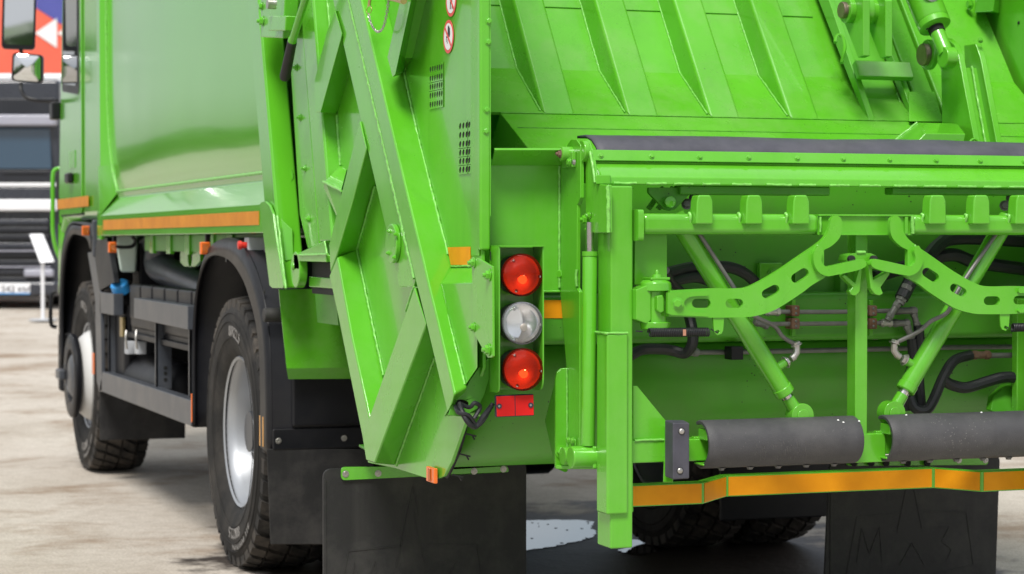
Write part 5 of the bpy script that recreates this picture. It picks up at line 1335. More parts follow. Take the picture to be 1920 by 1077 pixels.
RING_F = mesh_of(MB().lathe([(-0.192,0.228),(-0.202,0.236),(-0.222,0.234),(-0.230,0.220),(-0.226,0.150),(-0.200,0.142)], (0,0,0), (1,0,0), 56, caps=False), M_black, sharp=50)
HUB_F = mesh_of(MB().lathe([(-0.19,0.125),(-0.215,0.118),(-0.228,0.095),(-0.230,0.001)], (0,0,0), (1,0,0), 36, caps=False), M_frame)
def wheel(x, y, side, kind, spin, label=None):
    w = mk('wheel', TY, truck, (x,y,RZ), (spin,0,0 if side < 0 else math.pi))
    if label: tag(w, label)
    mk('tread', TR, w)
    mk('sidewall_size', TXT, w, rot=(-spin+R(9),0,0) if side < 0 else (0,0,0)); mk('sidewall_word', TXT2, w, rot=(R(150),0,0))
    mk('sidewall_size', TXT, w, rot=(R(165),0,0)); mk('sidewall_size', TXT, w, rot=(0,0,math.pi))
    if kind == 'rear':
        mk('rim', RIM_R, w); mk('hub', HUB_R, w)
        for k in range(10):
            a = 2*math.pi*k/10
            bolt((0.055,math.cos(a)*0.168,math.sin(a)*0.168), NX, 0.016, w, 'stud', M_frame, name='wheel_nut')
    elif kind == 'inner': 
        mk('rim', RIM_R, w, rot=(0,0,math.pi))
    else:
        mk('rim', RIM_F, w); mk('wheel_disc', DISC_F, w); mk('nut_ring', RING_F, w); mk('hub', HUB_F, w)
        for k in range(10):
            a = 2*math.pi*k/10+0.2
            bolt((-0.226,math.cos(a)*0.186,math.sin(a)*0.186), NX, 0.010, w, 'dome', M_frame, name='wheel_nut')
    return w
wheel(-1.0575, RYr, -1, 'rear', 0.13, 'left rear outer wheel with silver deep-dish rim'); wheel(-0.712, RYr, -1, 'inner', 0.31)
wheel(1.0575, RYr, 1, 'rear', 0.2); wheel(0.712, RYr, 1, 'inner', 0.05)
wheel(-1.0425, RYf, -1, 'front', 0.07, 'left front wheel with white disc and black nut ring'); wheel(1.0425, RYf, 1, 'front', 0.4)

# ---------------------------------------------------------------- chassis
for s in (-1,1): MB().box((s*0.43-0.04,0.85,0.80),(s*0.43+0.04,7.6,1.06)).build('frame_rail', M_frame, truck, 0.006)
MB().cyl((-0.95,RYr,RZ),(0.95,RYr,RZ),0.085,20).lathe([(-0.2,0.12),(-0.1,0.21),(0.1,0.21),(0.2,0.12)], (0,RYr,RZ), (1,0,0), 24).build('rear_axle', M_black, truck, smooth=True)
MB().cyl((-0.95,RYf,RZ),(0.95,RYf,RZ),0.06,16).build('front_axle', M_black, truck, smooth=True)
MB().cyl((0.0,3.1,0.62),(0.0,6.3,0.85),0.05,16).build('drive_shaft', M_black, truck, smooth=True)
for s in (-1,1): MB().hexa([(s*0.50-.04,2.2,0.78),(s*0.5+.04,2.2,0.78),(s*0.5+.04,RYr,0.62),(s*0.5-.04,RYr,0.62),(s*0.5-.04,2.2,0.83),(s*0.5+.04,2.2,0.83),(s*0.5+.04,RYr,0.75),(s*0.5-.04,RYr,0.75)]).build('leaf_spring', M_black, truck, 0.004)
for y in (1.3,3.8,4.9,6.0): MB().box((-0.40,y,0.84),(0.40,y+0.06,1.02)).build('cross_member', M_black, truck, 0.004)
MB().box((-0.36,6.0,0.62),(0.36,7.3,1.3)).build('gearbox', M_black, truck, 0.03)

# ---------------------------------------------------------------- rear mudguards and flaps
def sheet(name, prof, x0, x1, thick, m, parent, smooth=True):
    n = len(prof)
    o = mesh_obj(name, [(x0,y,z) for y,z in prof]+[(x1,y,z) for y,z in prof], [(i,i+1,n+i+1,n+i) for i in range(n-1)], m, parent, smooth=smooth, sharp=40)
    so = o.modifiers.new('t','SOLIDIFY'); so.thickness = thick; so.offset = 0
    return o
arch = [(3.60,0.50),(3.60,0.80),(3.575,0.98),(3.50,1.12),(3.36,1.225),(3.18,1.275),(2.90,1.292),(2.68,1.268),(2.48,1.20),(2.32,1.08),(2.235,0.94),(2.205,0.75),(2.20,0.51)]
arc_ = curve_path([Vector((0,y,z)) for y,z in arch],4); arcp = [(p.y,p.z) for p in arc_]
for s in (-1,1):
    x0, x1 = (-1.225,-0.60) if s < 0 else (0.60,1.225)
    fd = sheet('mudguard', arcp, x0, x1, 0.012, M_black, truck)
    # rolled outer lip
    xo = x0 if s < 0 else x1
    inner = [Vector((0,y,z)) for y,z in arcp]; lipv = []
    ctr = Vector((0,2.9,0.62))
    n = len(inner)
    for p in inner: lipv.append((xo,p.y,p.z))
    for p in inner:
        d = (ctr-p); d.x = 0; d.normalize(); w_l = 0.022+0.10*min(1,max(0,(3.62-p.y)/1.2))**1.2; lipv.append((xo-0.010*(-s),p.y+d.y*w_l,p.z+d.z*w_l))
    lp_o = mesh_obj('mudguard_lip', lipv, [(i,i+1,n+i+1,n+i) for i in range(n-1)], M_black, fd, smooth=True)
    so = lp_o.modifiers.new('t','SOLIDIFY'); so.thickness = 0.014; so.offset = 0
    if s < 0:
        zz0 = at(600,842,Y=2.19).z; zz1 = at(600,808,Y=2.19).z
        MB().box((-1.228,2.182,zz0),(-0.60,2.195,zz1+.012)).build('guard_rail', M_black, fd, 0.006)
        MB().box((at(545,700,Y=2.19).x,2.172,at(600,800,Y=2.19).z),(-0.66,2.196,at(600,590,Y=2.19).z)).build('guard_panel', M_black, fd, 0.012, seg=3)
        for px,py in ((522,827),(645,822)): bolt(at(px,py,Y=2.182), NY, 0.0085, fd, 'screw', M_zinc)
        bolt(at(496,547,Y=2.3), NX, 0.008, fd, 'screw', M_dark)
        MB().box((-1.240,at(492,800,X=-1.238).y-.02,at(492,838,X=-1.238).z),(-1.232,at(492,800,X=-1.238).y+.045,at(492,781,X=-1.238).z)).build('side_reflector', M_ochre, fd, 0.002)
        MB().lathe([(0,0.026),(0.07,0.026),(0.074,0.023)], at(524,591,Y=2.18)+Vector((0.02,0.02,0)), NX, 20).build('rubber_stop', M_rubber, fd, smooth=True)
        a_ = at(420,520,X=-1.24)
        MB().box((-1.236,a_.y-.03,a_.z+0.06),(-1.228,a_.y-.005,a_.z+0.12)).build('reflector_patch', M_black, fd, 0.002)
fl1 = MB().hexa([at(507,1021,Y=2.20),at(700,1021,Y=2.20),at(700,1021,Y=2.215),at(507,1021,Y=2.215),at(500,842,Y=2.185),at(700,842,Y=2.185),at(700,842,Y=2.2),at(500,842,Y=2.2)]).build('wheel_flap', M_rubber, truck, 0.003)
def logo(parent, cx, cz, y, s):
    """moulded emblem of the flap: framed triangle peak and block letters, as raised strokes"""
    mb = MB()
    def st_(a,b): mb.bar((cx+a[0]*s,y-.001,cz+a[1]*s),(cx+b[0]*s,y-.001,cz+b[1]*s),0.0030,0.0006,(0,1,0))
    for a,b in (((-.22,.10),(-.26,-.10)),((-.22,.10),(-.04,.11)),((.05,.11),(.22,.10)),((.22,.10),(.25,-.09)),((-.26,-.10),(0,-.13)),((0,-.13),(.25,-.09)),
                ((0,.30),(-.06,.04)),((0,.22),(.04,.05)),((0,.30),(.02,.20)),((-.22,-.06),(-.20,.06)),((-.20,.06),(-.17,-.03)),((-.17,-.03),(-.13,.06)),((-.13,.06),(-.12,-.06)),
                ((-.05,-.08),(0,.0)),((0,.0),(.05,-.08)),((-.03,-.05),(.03,-.05)),((.09,.05),(.15,.05)),((.15,.05),(.12,.0)),((.12,.0),(.16,-.03)),((.16,-.03),(.14,-.07)),((.14,-.07),(.08,-.07))): st_(a,b)
    return mb.build('moulded_emblem', M_rubber, parent)
yF = 1.28
def flap(loop, strap, bolts, sx, sz, nm):
    L2 = [(at(x,y,Y=yF).x, at(x,y,Y=yF).z) for x,y in loop]
    o = plate2('mud_flap', [arc_poly(L2, [0.02,0.02,0.03,0.03])], (0,yF,0), (1,0,0), (0,0,1), 0.012, M_rubber, truck, 0.004)
    tag(o, nm)
    s_ = [(at(x,y,Y=yF-.010).x, at(x,y,Y=yF-.010).z) for x,y in strap]
    sp_ = plate2('flap_strap', [arc_poly(s_, 0.014)], (0,yF-.010,0), (1,0,0), (0,0,1), 0.008, M_green, o, 0.0015)
    for px,py in bolts: bolt(at(px,py,Y=yF-.011), NY, 0.0082, o, 'screw', M_zinc)
    logo(o, sx, sz, yF-0.001, 1.0)
    # raised border
    (xa,za),(xb,zb),(xc,zc),(xd,zd) = L2[0],L2[1],L2[2],L2[3]
    MB().box((xd+.001,yF-.003,zc),(xd+.010,yF+.001,za-.03)).build('flap_rim', M_rubber, o, 0.001)
    return o
xfl = at(605,900,Y=yF).x; xfr = at(987,900,Y=yF).x
flap([(987,868),(987,1240),(607,1250),(606,880)], [(952,874),(955,886),(640,901),(640,876)], [(648,889),(709,888),(889,884),(944,880)], at(775,1080,Y=yF).x, at(775,1085,Y=yF).z, 'left black rubber mud flap below the tail lamps')
flap([(1875,855),(1862,1230),(1540,1235),(1556,868)], [(1853,858),(1853,872),(1588,874),(1588,862)], [(1798,863),(1848,863)], at(1710,1010,Y=yF).x, at(1710,1018,Y=yF).z, 'right black rubber mud flap under the underrun bar')
for px in (1600,1632,1660,1700,1737): MB().lathe([(0,0.012),(0.01,0.012)], at(px,868,Y=yF-.02), NY, 14).build('strap_hole', M_dark, truck)
# dark inner guard seen under the bar
MB().box((at(1352,950,Y=2.19).x,2.19,at(1352,978,Y=2.19).z),(1.2,2.21,1.0)).build('guard_panel', M_black, truck, 0.006)

# ---------------------------------------------------------------- body shell
XB = -1.242
bz0 = S(340,440,XB).z; 
yB1 = S(187,440,XB).y
y_r = lambda z: lean(505,250,518,404,-1.25)(z)
zt_ = 2.85
zr_ = S(340,393,XB).z; zt2 = S(340,443,XB).z
yrear = y_r(1.35)+0.05
skirt = MB().box((XB,yrear,bz0),(XB+0.02,yB1,zr_)).build('body_skirt', M_gloss, truck, 0.004)
XPn = -1.178
zw = S(300,350,XPn).z
ledge = mesh_obj('body_ledge', [(XB+.001,yrear,zr_-.002),(XB+.001,yB1-.02,zr_-.002),(XPn,yB1-0.17,zw-.03),(XPn,yrear,zw-.03),(XPn-.003,yrear,zw),(XPn-.003,yB1-0.18,zw)], [(0,1,2,3),(3,2,5,4)], M_gloss, truck, 0.005, seg=3)
# bulged side panel
ny, nzz = 36, 28; v = []; yf_ = yB1-0.19; f = []
for i in range(nzz+1):
    z = zw+(zt_-zw)*i/nzz; t = i/nzz
    yy0 = max(y_r(z)+0.05, 2.0)
    for j in range(ny+1):
        y = yy0+(yf_+0.16*(1-math.exp(-(z-zw)/0.22))-yy0)*j/ny; s = j/ny
        bulge = 0.030*(1-math.exp(-(z-zw)/0.15))+0.014*math.sin(math.pi*s)*(1-math.exp(-(z-zw)/0.3))
        bulge += 0.0022*mnoise.noise(Vector((y*0.9,z*0.9,2.0)))+0.0012*mnoise.noise(Vector((y*2.6,z*2.2,5.0)))
        v.append((XPn-bulge,y,z))
f = [(i*(ny+1)+j, i*(ny+1)+j+1, (i+1)*(ny+1)+j+1, (i+1)*(ny+1)+j) for i in range(nzz) for j in range(ny)]
pan = mesh_obj('body_side_panel', v, f, M_gloss, truck, smooth=True, sharp=80)
weld([(XPn-.006,yrear+.03,zw+.002),(XPn-.006,yB1-.19,zw+.002)], pan, r=0.007, step=0.012)
# front frame with its slanting reveal
rev = []
for i in range(nzz+1): rev.append(v[i*(ny+1)+ny])
n = len(rev)
yq_ = lambda z: yB1
fv = [Vector(p) for p in rev]+[Vector((XB,yB1-.02,p[2])) for p in rev]+[Vector((XB,yB1+.08,p[2])) for p in rev]+[Vector((XB+.1,yB1+.09,p[2])) for p in rev]
fv[n].z = zr_; fv[2*n].z = bz0-.02; fv[3*n].z = bz0-.02
ff = []
for b in range(3): ff += [(b*n+i, b*n+i+1, (b+1)*n+i+1, (b+1)*n+i) for i in range(n-1)]
frm = mesh_obj('body_front_frame', fv, ff, M_gloss, truck, 0.006, seg=3)
MB().box((XB-.001,yB1-.022,bz0-.02),(XB+.1,yB1+.078,zr_+.02)).build('frame_foot', M_gloss, frm, 0.005)
weld([p+Vector((-.003,-.003,0)) for p in fv[:n]], frm, r=0.006, step=0.02)
MB().box((XB+.05,yrear+.2,zt_-.01),(1.2,yB1+.05,zt_+.02)).build('body_roof', M_gloss, truck, 0.02)
MB().box((-1.08,yB1+.02,bz0),(1.2,yB1+.06,zt_)).build('body_front_wall', M_gloss, truck)
MB().box((1.16,y_r(1.5),bz0),(1.2,yB1+.05,zt_)).build('body_side_panel', M_gloss, truck)
MB().box((-1.1,2.2,bz0-0.0),(1.16,yB1,bz0+.02)).build('body_floor', M_belly, truck)
# reflective strip with its lines of moulded dots
tz0, tz1 = S(340,426.9,XB-.002).z, S(340,404.4,XB-.002).z
MB().box((XB-.002,S(486,410,XB).y,tz0),(XB-.0008,S(194,420,XB).y,tz1)).build('reflective_strip', M_tapeO, skirt)
# rear frame post of the body with its lugs
q_l = lean(484,250,497,404,-1.25); q_r = lean(505,250,518,404,-1.25)
zl = S(533,541,-1.25).z
bp_ = slab('body_rear_post', -1.25, -1.165, q_l, q_r, zl, zt_, M_gloss, truck, 0.010)
dp = plateX('post_doubler', [[(486,384),(490,379),(498,378),(505,385),(511,400),(516,440),(532,535),(530,541),(510,541),(505,536)]], -1.262, 0.010, M_green, bp_, 0.003)
weld([S(520,405,-1.257), S(531,500,-1.257), S(536,541,-1.257)], dp, r=0.006)
hl = MB().hexa([S(534,490,-1.235),S(551,488,-1.20),S(551,488,-1.14),S(538,490,-1.14),S(526,408,-1.235),S(549,430,-1.20),S(549,430,-1.14),S(531,405,-1.14)]).build('hinge_lug', M_green, truck, 0.004)
# upper clamp on the post
for (nm,pts,xx,mm) in (('clamp_body',[(489,-40),(489,70),(530,72),(536,-40)],-1.275,M_green),('clamp_block',[(502,30),(502,58),(534,58),(536,30)],-1.31,M_green)):
    pp = [S(x,y,xx) for x,y in pts]; MB().prism(pp,(0.05,0,0)).build(nm, mm, bp_, 0.004)
MB().lathe([(0,0.018),(0.03,0.018)], S(517,8,-1.30), NX, 18).build('clamp_roller', M_zinc, bp_, smooth=True)
bolt(S(492,40,-1.277), NX, 0.012, bp_, 'stud', M_green); bolt(S(490,12,-1.277), NX, 0.010, bp_, 'hex', M_green)
# dark backing between post and tailgate
MB().hexa([(-1.14,y_r(1.0)-.02,1.0),(-1.12,y_r(1.0)-.02,1.0),(-1.12,y_r(1.0)-.30,1.0),(-1.14,y_r(1.0)-.30,1.0),(-1.14,y_r(2.5)-.02,2.5),(-1.12,y_r(2.5)-.02,2.5),(-1.12,y_r(2.5)-.30,2.5),(-1.14,y_r(2.5)-.30,2.5)]).build('frame_seal', M_belly, truck)
# reflection stickers are left out; clips, lugs and lamps under the skirt
for px in (283,315,350,395,430):
    p = S(px,446,-1.16); MB().box((p.x,p.y-.05,p.z-.075),(p.x+.02,p.y+.05,bz0)).build('floor_bearer', M_green, truck, 0.003)
MB().box((-1.15,2.6,bz0-.075),(-1.13,5.2,bz0)).build('floor_rail', M_belly, truck, 0.003)
pl = [( -S(x,y,-1.10).y, S(x,y,-1.10).z) for x,y in ((338,462),(375,462),(375,490),(366,500),(346,500),(338,492))]
plate2('lifting_eye', [pl, circle2((-S(356,481,-1.10).y,S(356,481,-1.10).z),0.05,20)], (-1.10,0,0), (0,-1,0), (0,0,1), 0.015, M_green, truck, 0.002)
for (px0,py0,px1,py1) in ((196,454,210,474),(367,454,384,477)):
    a_, b_ = S(px0,py1,-1.245), S(px1,py0,-1.245); xm = (a_.x)
    ym = (a_.y+b_.y)/2; yw = 0.045
    hw = at(px1,py0,Y=b_.y).x-at(px0,py0,Y=b_.y).x
    sm = MB().box((-1.262,b_.y,a_.z),(-1.255+hw*0.9,b_.y+.03,b_.z)).build('side_marker', M_orange, truck, 0.004)
    MB().box((-1.256,b_.y-.003,a_.z+.006),(-1.262+hw*0.9,b_.y-.0005,b_.z-.006)).build('lens', M_lensO, sm, 0.002)
    MB().box((-1.235,b_.y+.03,b_.z-.01),(-1.215,b_.y+.05,bz0)).build('marker_bracket', M_black, sm, 0.002)
# control box with a red button behind the body
cbx = at(478,460,Y=2.6)
bxk = MB().box((cbx.x-.028,cbx.y-.01,cbx.z-.03),(cbx.x+.04,cbx.y+.06,cbx.z+.03)).build('control_box', M_grey, truck, 0.005)
MB().lathe([(0,0.012),(0.02,0.012),(0.021,0.017),(0.032,0.016),(0.034,0.012)], (cbx.x-.028,cbx.y+.02,cbx.z), NX, 20).build('stop_button', M_redbtn, bxk, smooth=True)
MB().lathe([(0,0.012),(0.02,0.012)], (cbx.x+.045,cbx.y-.012,cbx.z-.01), NY, 16).build('cable_gland', M_zinc, bxk, smooth=True)
MB().lathe([(0,0.010),(0.03,0.010)], at(500,470,Y=2.5), NY, 12).build('cable_gland', M_zinc, bxk, smooth=True)

# ---------------------------------------------------------------- side guard and gear between the axles
XG = -1.225
def rail(name, pts, depth, m=M_frame, par=None, bevel=0.004):
    p = [S(x,y,XG) for x,y in pts]
    return MB().prism(p, (depth,0,0)).build(name, m, par or truck, bevel)
sg = rail('side_guard_rail', [(192,697),(362,752.5),(358,800),(186,733)], 0.055)
rail('side_guard_rail', [(251,559),(352,574),(352,619),(251,597)], 0.055)
rail('side_guard_rail', [(187,548),(213,551),(213,592),(187,587)], 0.05)
fp_ = rail('guard_front_plate', [(164,474),(176,472),(188,548),(191,733),(186,735),(181,715),(178,560)], 0.02)
def upright(pxl, y0, y1, w, X0=XG+.03, holes=()):
    p0, p1 = S(pxl,y0,X0), S(pxl,y1,X0)
    o = MB().box((X0,p0.y-.012,p1.z),(X0+.012,p0.y+.012,p0.z)).box((X0,p0.y-.012,p1.z),(X0+w,p0.y-.004,p0.z)).build('guard_upright', M_frame, truck, 0.002)
    for hy in holes:
        MB().lathe([(0,0.009),(0.002,0.009)], Vector((X0+w*0.6,p0.y-.0125,S(pxl,hy,X0).z)), NY, 10).build('upright_hole', M_dark, o)
upright(291,606,730,0.075,holes=(632,642,690,700,712)); upright(354,617,752,0.075,holes=(645,656,706,716,730)); upright(203,590,705,0.075,holes=(608,618,660,668,676))
p = S(176,692,XG); MB().box((XG-.006,p.y-.03,S(176,702,XG).z),(XG-.001,p.y+.03,S(176,662,XG).z)).build('side_reflector', M_orange, truck, 0.002)
p = at(367,750,Y=3.66); MB().box((p.x-.02,3.655,at(367,792,Y=3.66).z),(p.x+.008,3.665,at(367,738,Y=3.66).z)).build('side_reflector', M_orange, truck, 0.002)
# angled black guard behind the front wheel
rail('guard_corner', [(176,472),(184,444),(200,446),(214,530),(186,545)], 0.03, M_black)
# battery box with ribbed lid
bb = MB().box((-1.15,at(386,600,X=-1.15).y,S(300,648,-1.15).z),(-0.62,S(246,560,-1.15).y,S(300,556,-1.15).z)).build('battery_box', M_black, truck, 0.02, seg=3)
tag(bb, 'black ribbed plastic battery box behind the side guard')
lz0, lz1 = S(300,628,-1.165).z, S(300,541,-1.165).z
ly0, ly1 = at(386,600,X=-1.165).y-.02, S(243,560,-1.165).y
for k in range(6):
    ya = ly0+(ly1-ly0)*k/6; ybb = ya+(ly1-ly0)/6-0.03
    MB().box((-1.17,ya,lz0+0.05),(-1.10,ybb,lz1+.006)).build('lid_rib', M_black, bb, 0.012)
MB().box((-1.162,ly0,lz0),(-0.60,ly1,lz1)).build('lid', M_black, bb, 0.025, seg=3)
MB().box((-1.172,ly0,S(240,632,-1.17).z),(-0.6,ly1+.02,S(240,622,-1.17).z)).build('lid_band', M_black, bb, 0.004)
for px in (237,256):
    MB().tube(curve_path([S(px,620,-1.18),S(px-1,635,-1.185),S(px+1,655,-1.18)],5),0.006,8).build('lid_clip', M_zinc, bb, smooth=True)
    MB().box((-1.165,S(px,655,-1.16).y-.05,S(px,664,-1.16).z),(-1.12,S(px,655,-1.16).y+.03,S(px,640,-1.16).z)).build('clip_plate', M_grey, bb, 0.003)
# urea tank with blue cap, level strap
MB().box((-1.16,S(233,560,-1.16).y,0.55),(-0.8,S(213,560,-1.16).y,S(225,556,-1.16).z)).build('urea_tank', M_black, truck, 0.03)
cp0 = S(229,548,-1.17); cd2 = Vector((-0.35,-0.35,0.8)).normalized()
MB().lathe([(0,0.034),(0.004,0.048),(0.05,0.046),(0.056,0.040)], cp0, cd2, 22).build('tank_cap', M_blue, truck, smooth=True)
MB().lathe([(-0.06,0.035),(0,0.035)], cp0, cd2, 18).build('filler_neck', M_black, truck, smooth=True)
MB().box((-1.175,S(231,600,-1.17).y,S(230,632,-1.17).z),(-1.16,S(226,600,-1.17).y,S(230,595,-1.17).z)).build('warning_tag', M_brass, truck, 0.002)
# air tank
t0 = Vector((-1.03,4.73,0.575))
MB().lathe([(0,0.02),(0.006,0.07),(0.025,0.105),(0.06,0.128),(0.09,0.132),(1.05,0.132),(1.10,0.12),(1.16,0.06)], t0, (0,1,0), 32).build('air_tank', M_black, truck, smooth=True)
bolt(t0+Vector((0.03,0.012,-0.02)), NY, 0.02, truck, 'hex', M_brass, name='tank_plug')
# exhaust duct, washer tank, hoses
ed = MB().tube(curve_path([Vector((-1.0,5.7,1.28)),Vector((-1.0,5.6,1.24)),S(300,500,-1.0),S(345,524,-0.98),Vector((-0.95,3.9,1.0))],8),0.075,20).build('exhaust_duct', M_frame, truck, smooth=True)
wt = MB().hexa([at(225,511,Y=5.7),at(255,511,Y=5.7),at(258,511,Y=5.85),at(232,511,Y=5.85),at(214,440,Y=5.7),at(258,440,Y=5.7),at(262,440,Y=5.85),at(220,440,Y=5.85)]).build('washer_tank', M_milk, truck, 0.015, seg=3)
MB().tube(curve_path([at(212,462,Y=5.6),at(230,464,Y=5.6),at(248,462,Y=5.6),at(254,452,Y=5.6),at(248,444,Y=5.6)],6),0.009,8).build('washer_hose', M_hose, truck, smooth=True)
MB().box((-1.08,5.75,0.9),(-0.5,5.95,1.3)).build('dark_bulkhead', M_black, truck, 0.01)
MB().box((-1.0,3.75,0.95),(-0.5,5.7,0.98)).build('gear_shelf', M_black, truck, 0.01)
MB().tube(curve_path([Vector((-1.10,y,bz0-.03-0.012*math.sin(y*9))) for y in [2.6+0.12*k for k in range(26)]],3),0.009,6).build('cable_loom', M_hose, truck, smooth=True)

# ---------------------------------------------------------------- front mudguard and flap
af = [(7.55,0.62),(7.56,0.9),(7.50,1.12),(7.36,1.29),(7.1,1.38),(6.75,1.38),(6.45,1.36),(6.30,1.30)]
ap = [(p.y,p.z) for p in curve_path([Vector((0,y,z)) for y,z in af],4)]
for s in (-1,1):
    x0,x1 = (-1.235,-0.7) if s<0 else (0.7,1.235)
    fg_ = sheet('front_mudguard', ap, x0, x1, 0.02, M_black, truck)
    n = len(ap); xo = x0 if s < 0 else x1
    lipv = [(xo,y,z) for y,z in ap]+[(xo,y+(6.9-y)*0.10,z-0.06) for y,z in ap]
    o = mesh_obj('mudguard_lip', lipv, [(i,i+1,n+i+1,n+i) for i in range(n-1)], M_black, fg_, smooth=True); so = o.modifiers.new('t','SOLIDIFY'); so.thickness = 0.02
    MB().box((x0,7.52,0.40),(x1,7.62,0.75)).build('step_valance', M_black, fg_, 0.02)
    MB().box((x0,6.28,1.20),(x1,6.32,1.40)).build('guard_rear_edge', M_frame, fg_, 0.01)
p = at(160,433,Y=6.27); mk2 = MB().box((p.x-.02,6.25,p.z-.026),(p.x+.02,6.275,p.z+.026)).build('side_marker', M_orange, truck, 0.004)
MB().box((p.x-.016,6.246,p.z-.02),(p.x+.016,6.2495,p.z+.02)).build('lens', M_lensO, mk2, 0.002)
MB().hexa([at(187,826,Y=6.22),at(347,822,Y=6.22),at(347,822,Y=6.24),at(187,826,Y=6.24),at(187,700,Y=6.2),at(350,700,Y=6.2),at(350,700,Y=6.22),at(187,700,Y=6.22)]).build('wheel_flap', M_rubber, truck, 0.004)
MB().tube(curve_path([at(105,546,Y=7.6),at(97,552,Y=7.6),at(95,575,Y=7.6),at(96,608,Y=7.6),at(106,614,Y=7.6)],6),0.012,8).build('step_loop', M_black, truck, smooth=True)
MB().box((at(106,700,Y=7.2).x,7.1,at(106,711,Y=7.2).z),(-1.22,7.25,at(106,692,Y=7.2).z)).build('step_tread', M_frame, truck, 0.01)

# ---------------------------------------------------------------- cab
XCb = -1.215
prof_c = [(6.18,1.40),(6.18,2.9),(7.50,2.95),(7.62,2.2),(7.72,1.6),(7.72,1.36),(7.60,1.30),(7.45,1.40)]
cab = MB().prism([(XCb,y,z) for y,z in prof_c], (2.43,0,0)).build('cab', M_gloss, truck, 0.05, seg=4)
drp = [(6.72,1.43),(6.72,2.86),(7.42,2.86),(7.52,2.2),(7.60,1.7),(7.60,1.43)]
MB().prism([(XCb-.001,y,z) for y,z in drp],(0.004,0,0)).build('door_seal', M_dark, cab)
ctr = (7.13,2.1)
drs = [(ctr[0]+(y-ctr[0])*0.975, ctr[1]+(z-ctr[1])*0.985) for y,z in drp]
door = plate2('cab_door', [arc_poly([(-y,z) for y,z in drs], 0.04)], (XCb-.010,0,0), (0,-1,0), (0,0,1), 0.009, M_gloss, cab, 0.004)
win = [(6.80,2.10),(6.80,2.78),(7.38,2.78),(7.46,2.16)]
plate2('window_seal', [arc_poly([(-y,z) for y,z in win], 0.05)], (XCb-.013,0,0), (0,-1,0), (0,0,1), 0.0025, M_black, cab, 0.001)
wi = [(6.85,2.15),(6.85,2.74),(7.34,2.74),(7.41,2.20)]
plate2('window_glass', [arc_poly([(-y,z) for y,z in wi], 0.04)], (XCb-.0155,0,0), (0,-1,0), (0,0,1), 0.002, M_glass, cab)
MB().box((XCb-.013,S(170,380,XCb).y,S(140,390,XCb).z),(XCb-.0115,S(112,380,XCb).y,S(140,371,XCb).z)).build('reflective_strip', M_tapeO, cab)
hd_ = S(132,336,XCb-.02)
MB().box((XCb-.045,hd_.y-.07,hd_.z-.025),(XCb-.012,hd_.y+.07,hd_.z+.035)).build('door_handle', M_black, cab, 0.012)
MB().box((XCb-.014,hd_.y-.13,hd_.z+.06),(XCb-.011,hd_.y+.09,hd_.z+.16)).build('handle_recess', M_green, cab, 0.003)
# air deflector at the front corner and corner panel below the door
MB().tube(curve_path([at(x,y,Y=7.80) for x,y in ((112,316),(102,320),(99,335),(99,380),(99,430),(104,462),(113,486),(117,492))],6),0.013,8).build('corner_deflector', M_gloss, truck, smooth=True)
MB().hexa([at(112,492,Y=7.78),at(122,492,Y=7.78),at(126,492,Y=7.65),at(118,492,Y=7.65),at(104,322,Y=7.78),at(118,318,Y=7.78),at(120,318,Y=7.65),at(112,318,Y=7.65)]).build('corner_vent', M_dark, truck, 0.005)
MB().hexa([(XCb,7.60,1.0),(XCb,7.74,0.95),(-0.8,7.74,0.95),(-0.8,7.60,1.0),(XCb,7.58,1.42),(XCb,7.74,1.40),(-0.8,7.74,1.40),(-0.8,7.58,1.42)]).build('step_panel', M_gloss, truck, 0.02)
MB().box((-1.21,7.60,0.55),(-0.8,7.70,0.94)).build('step_well', M_white, truck, 0.02)
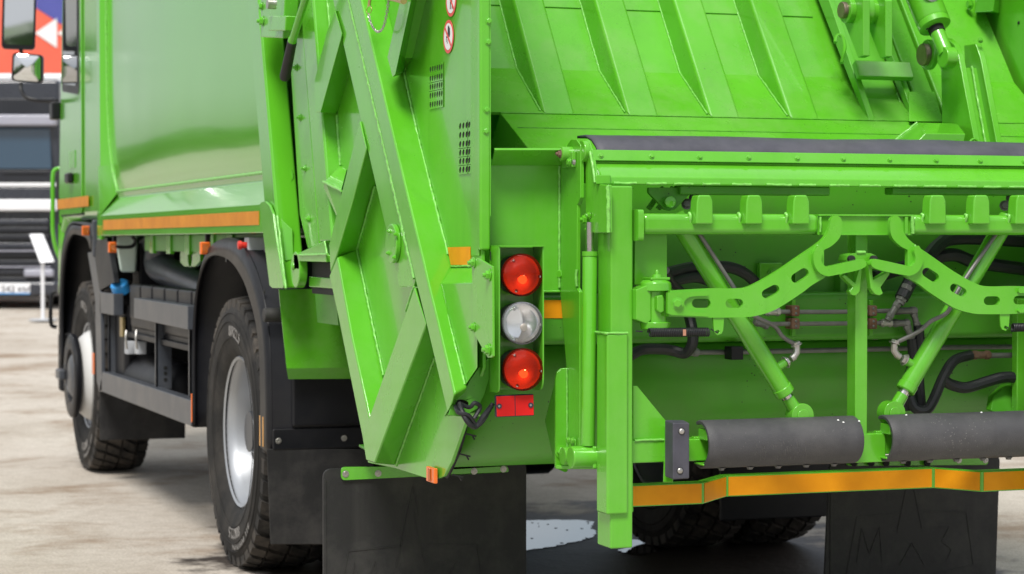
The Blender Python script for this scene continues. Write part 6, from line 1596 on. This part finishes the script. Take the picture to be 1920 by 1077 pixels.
# mirrors
def mirror(loop_px, Y, nm, tilt, lab, dn):
    pts = [at(x,y,Y=Y) for x,y in loop_px]; cx_ = sum(p.x for p in pts)/len(pts); cz_ = sum(p.z for p in pts)/len(pts)
    L2 = arc_poly([(p.x-cx_, p.z-cz_) for p in pts], 0.028)
    ua = Vector((math.cos(tilt), math.sin(tilt), 0))
    o = plate2(nm, [L2], (cx_,Y,cz_), ua, (0,dn,1), 0.07, M_black, truck, 0.014); tag(o, lab)
    L3 = [(p[0]*0.86, p[1]*0.90) for p in L2]
    if 'small' in lab:      # convex glass
        va = Vector((0,dn,1)).normalized(); wa = ua.cross(va); hx = max(abs(p[0]) for p in L3); hz_ = max(abs(p[1]) for p in L3)
        gv_, gf_ = [], []
        for r_ in range(1,7):
            for p in L3: gv_.append(Vector((cx_,Y,cz_))+ua*p[0]*r_/6+va*p[1]*r_/6+wa*(0.002+0.022*(1-(r_/6)**2)))
        n_ = len(L3); gv_.append(Vector((cx_,Y,cz_))+wa*0.024)
        for r_ in range(5): gf_ += [(r_*n_+k, r_*n_+(k+1)%n_, (r_+1)*n_+(k+1)%n_, (r_+1)*n_+k) for k in range(n_)]
        gf_ += [(len(gv_)-1,(k+1)%n_,k) for k in range(n_)]
        mesh_obj('mirror_glass', gv_, gf_, M_mirror, o, smooth=True, sharp=90)
        return o
    plate2('mirror_glass', [L3], (cx_,Y-.001,cz_)+Vector((0,0,0)) if False else Vector((cx_,Y-.0025,cz_)), ua, (0,dn,1), 0.003, M_mirror, o)
    return o
mirror([(69,-70),(66,94),(3,91),(6,-75)], 7.95, 'door_mirror', R(-8), 'tall upper door mirror on the cab', -0.040)
mirror([(80,104),(80,157),(21,152),(23,98)], 7.93, 'door_mirror', R(-14), 'small wide-angle mirror under the tall one', -0.06)
MB().tube(curve_path([at(40,100,Y=7.98),at(39,92,Y=7.98)],3),0.012,8).build('mirror_clamp', M_black, truck, smooth=True)
MB().tube(curve_path([at(39,156,Y=7.97),at(40,170,Y=7.95),at(50,183,Y=7.9),at(75,189,Y=7.85),at(108,189,Y=7.75)],6),0.012,8).build('mirror_arm', M_black, truck, smooth=True)
b0 = at(105,208,Y=7.70); MB().box((b0.x-.035,7.62,b0.z-.055),(b0.x+.02,7.74,b0.z+.05)).build('mirror_base', M_black, truck, 0.012)
MB().box((b0.x+.021,7.60,b0.z-.05),(b0.x+.075,7.70,b0.z+.05)).build('mirror_mount', M_gloss, truck, 0.012)
MB().box((-1.20,6.02,1.9),(-1.10,6.12,2.9)).build('cab_air_duct', M_gloss, truck, 0.03)

# ---------------------------------------------------------------- right-hand counterparts of the lamp box, hinge gear and pocket
def twin(o, c, parent=truck):
    q = o.copy(); COL.objects.link(q); q.parent = parent
    q.scale.x = -1; q.location.x = 2*c
    for ch in o.children:
        r_ = ch.copy(); COL.objects.link(r_); r_.parent = q
        for g_ in ch.children:
            s_ = g_.copy(); COL.objects.link(s_); s_.parent = r_
    return q
for o in (hp, fa, lr, ep): twin(o, XC)
for o, lab in ((lb,None),(l1_,'red round tail lamp at the top of the right-hand row'),(l2_,'clear round reversing lamp in the right-hand row'),(l3_,'red round tail lamp at the bottom of the right-hand row'),(rf,None),(fg,None)):
    q = twin(o, 0.0)
    if lab: q['label'] = lab
MB().box((2*XC-xh,Yp,A(1000,545,Yp).z),(XR,Yp+0.010,A(1000,300,Yp).z)).build('rear_pocket_plate', M_green, truck)
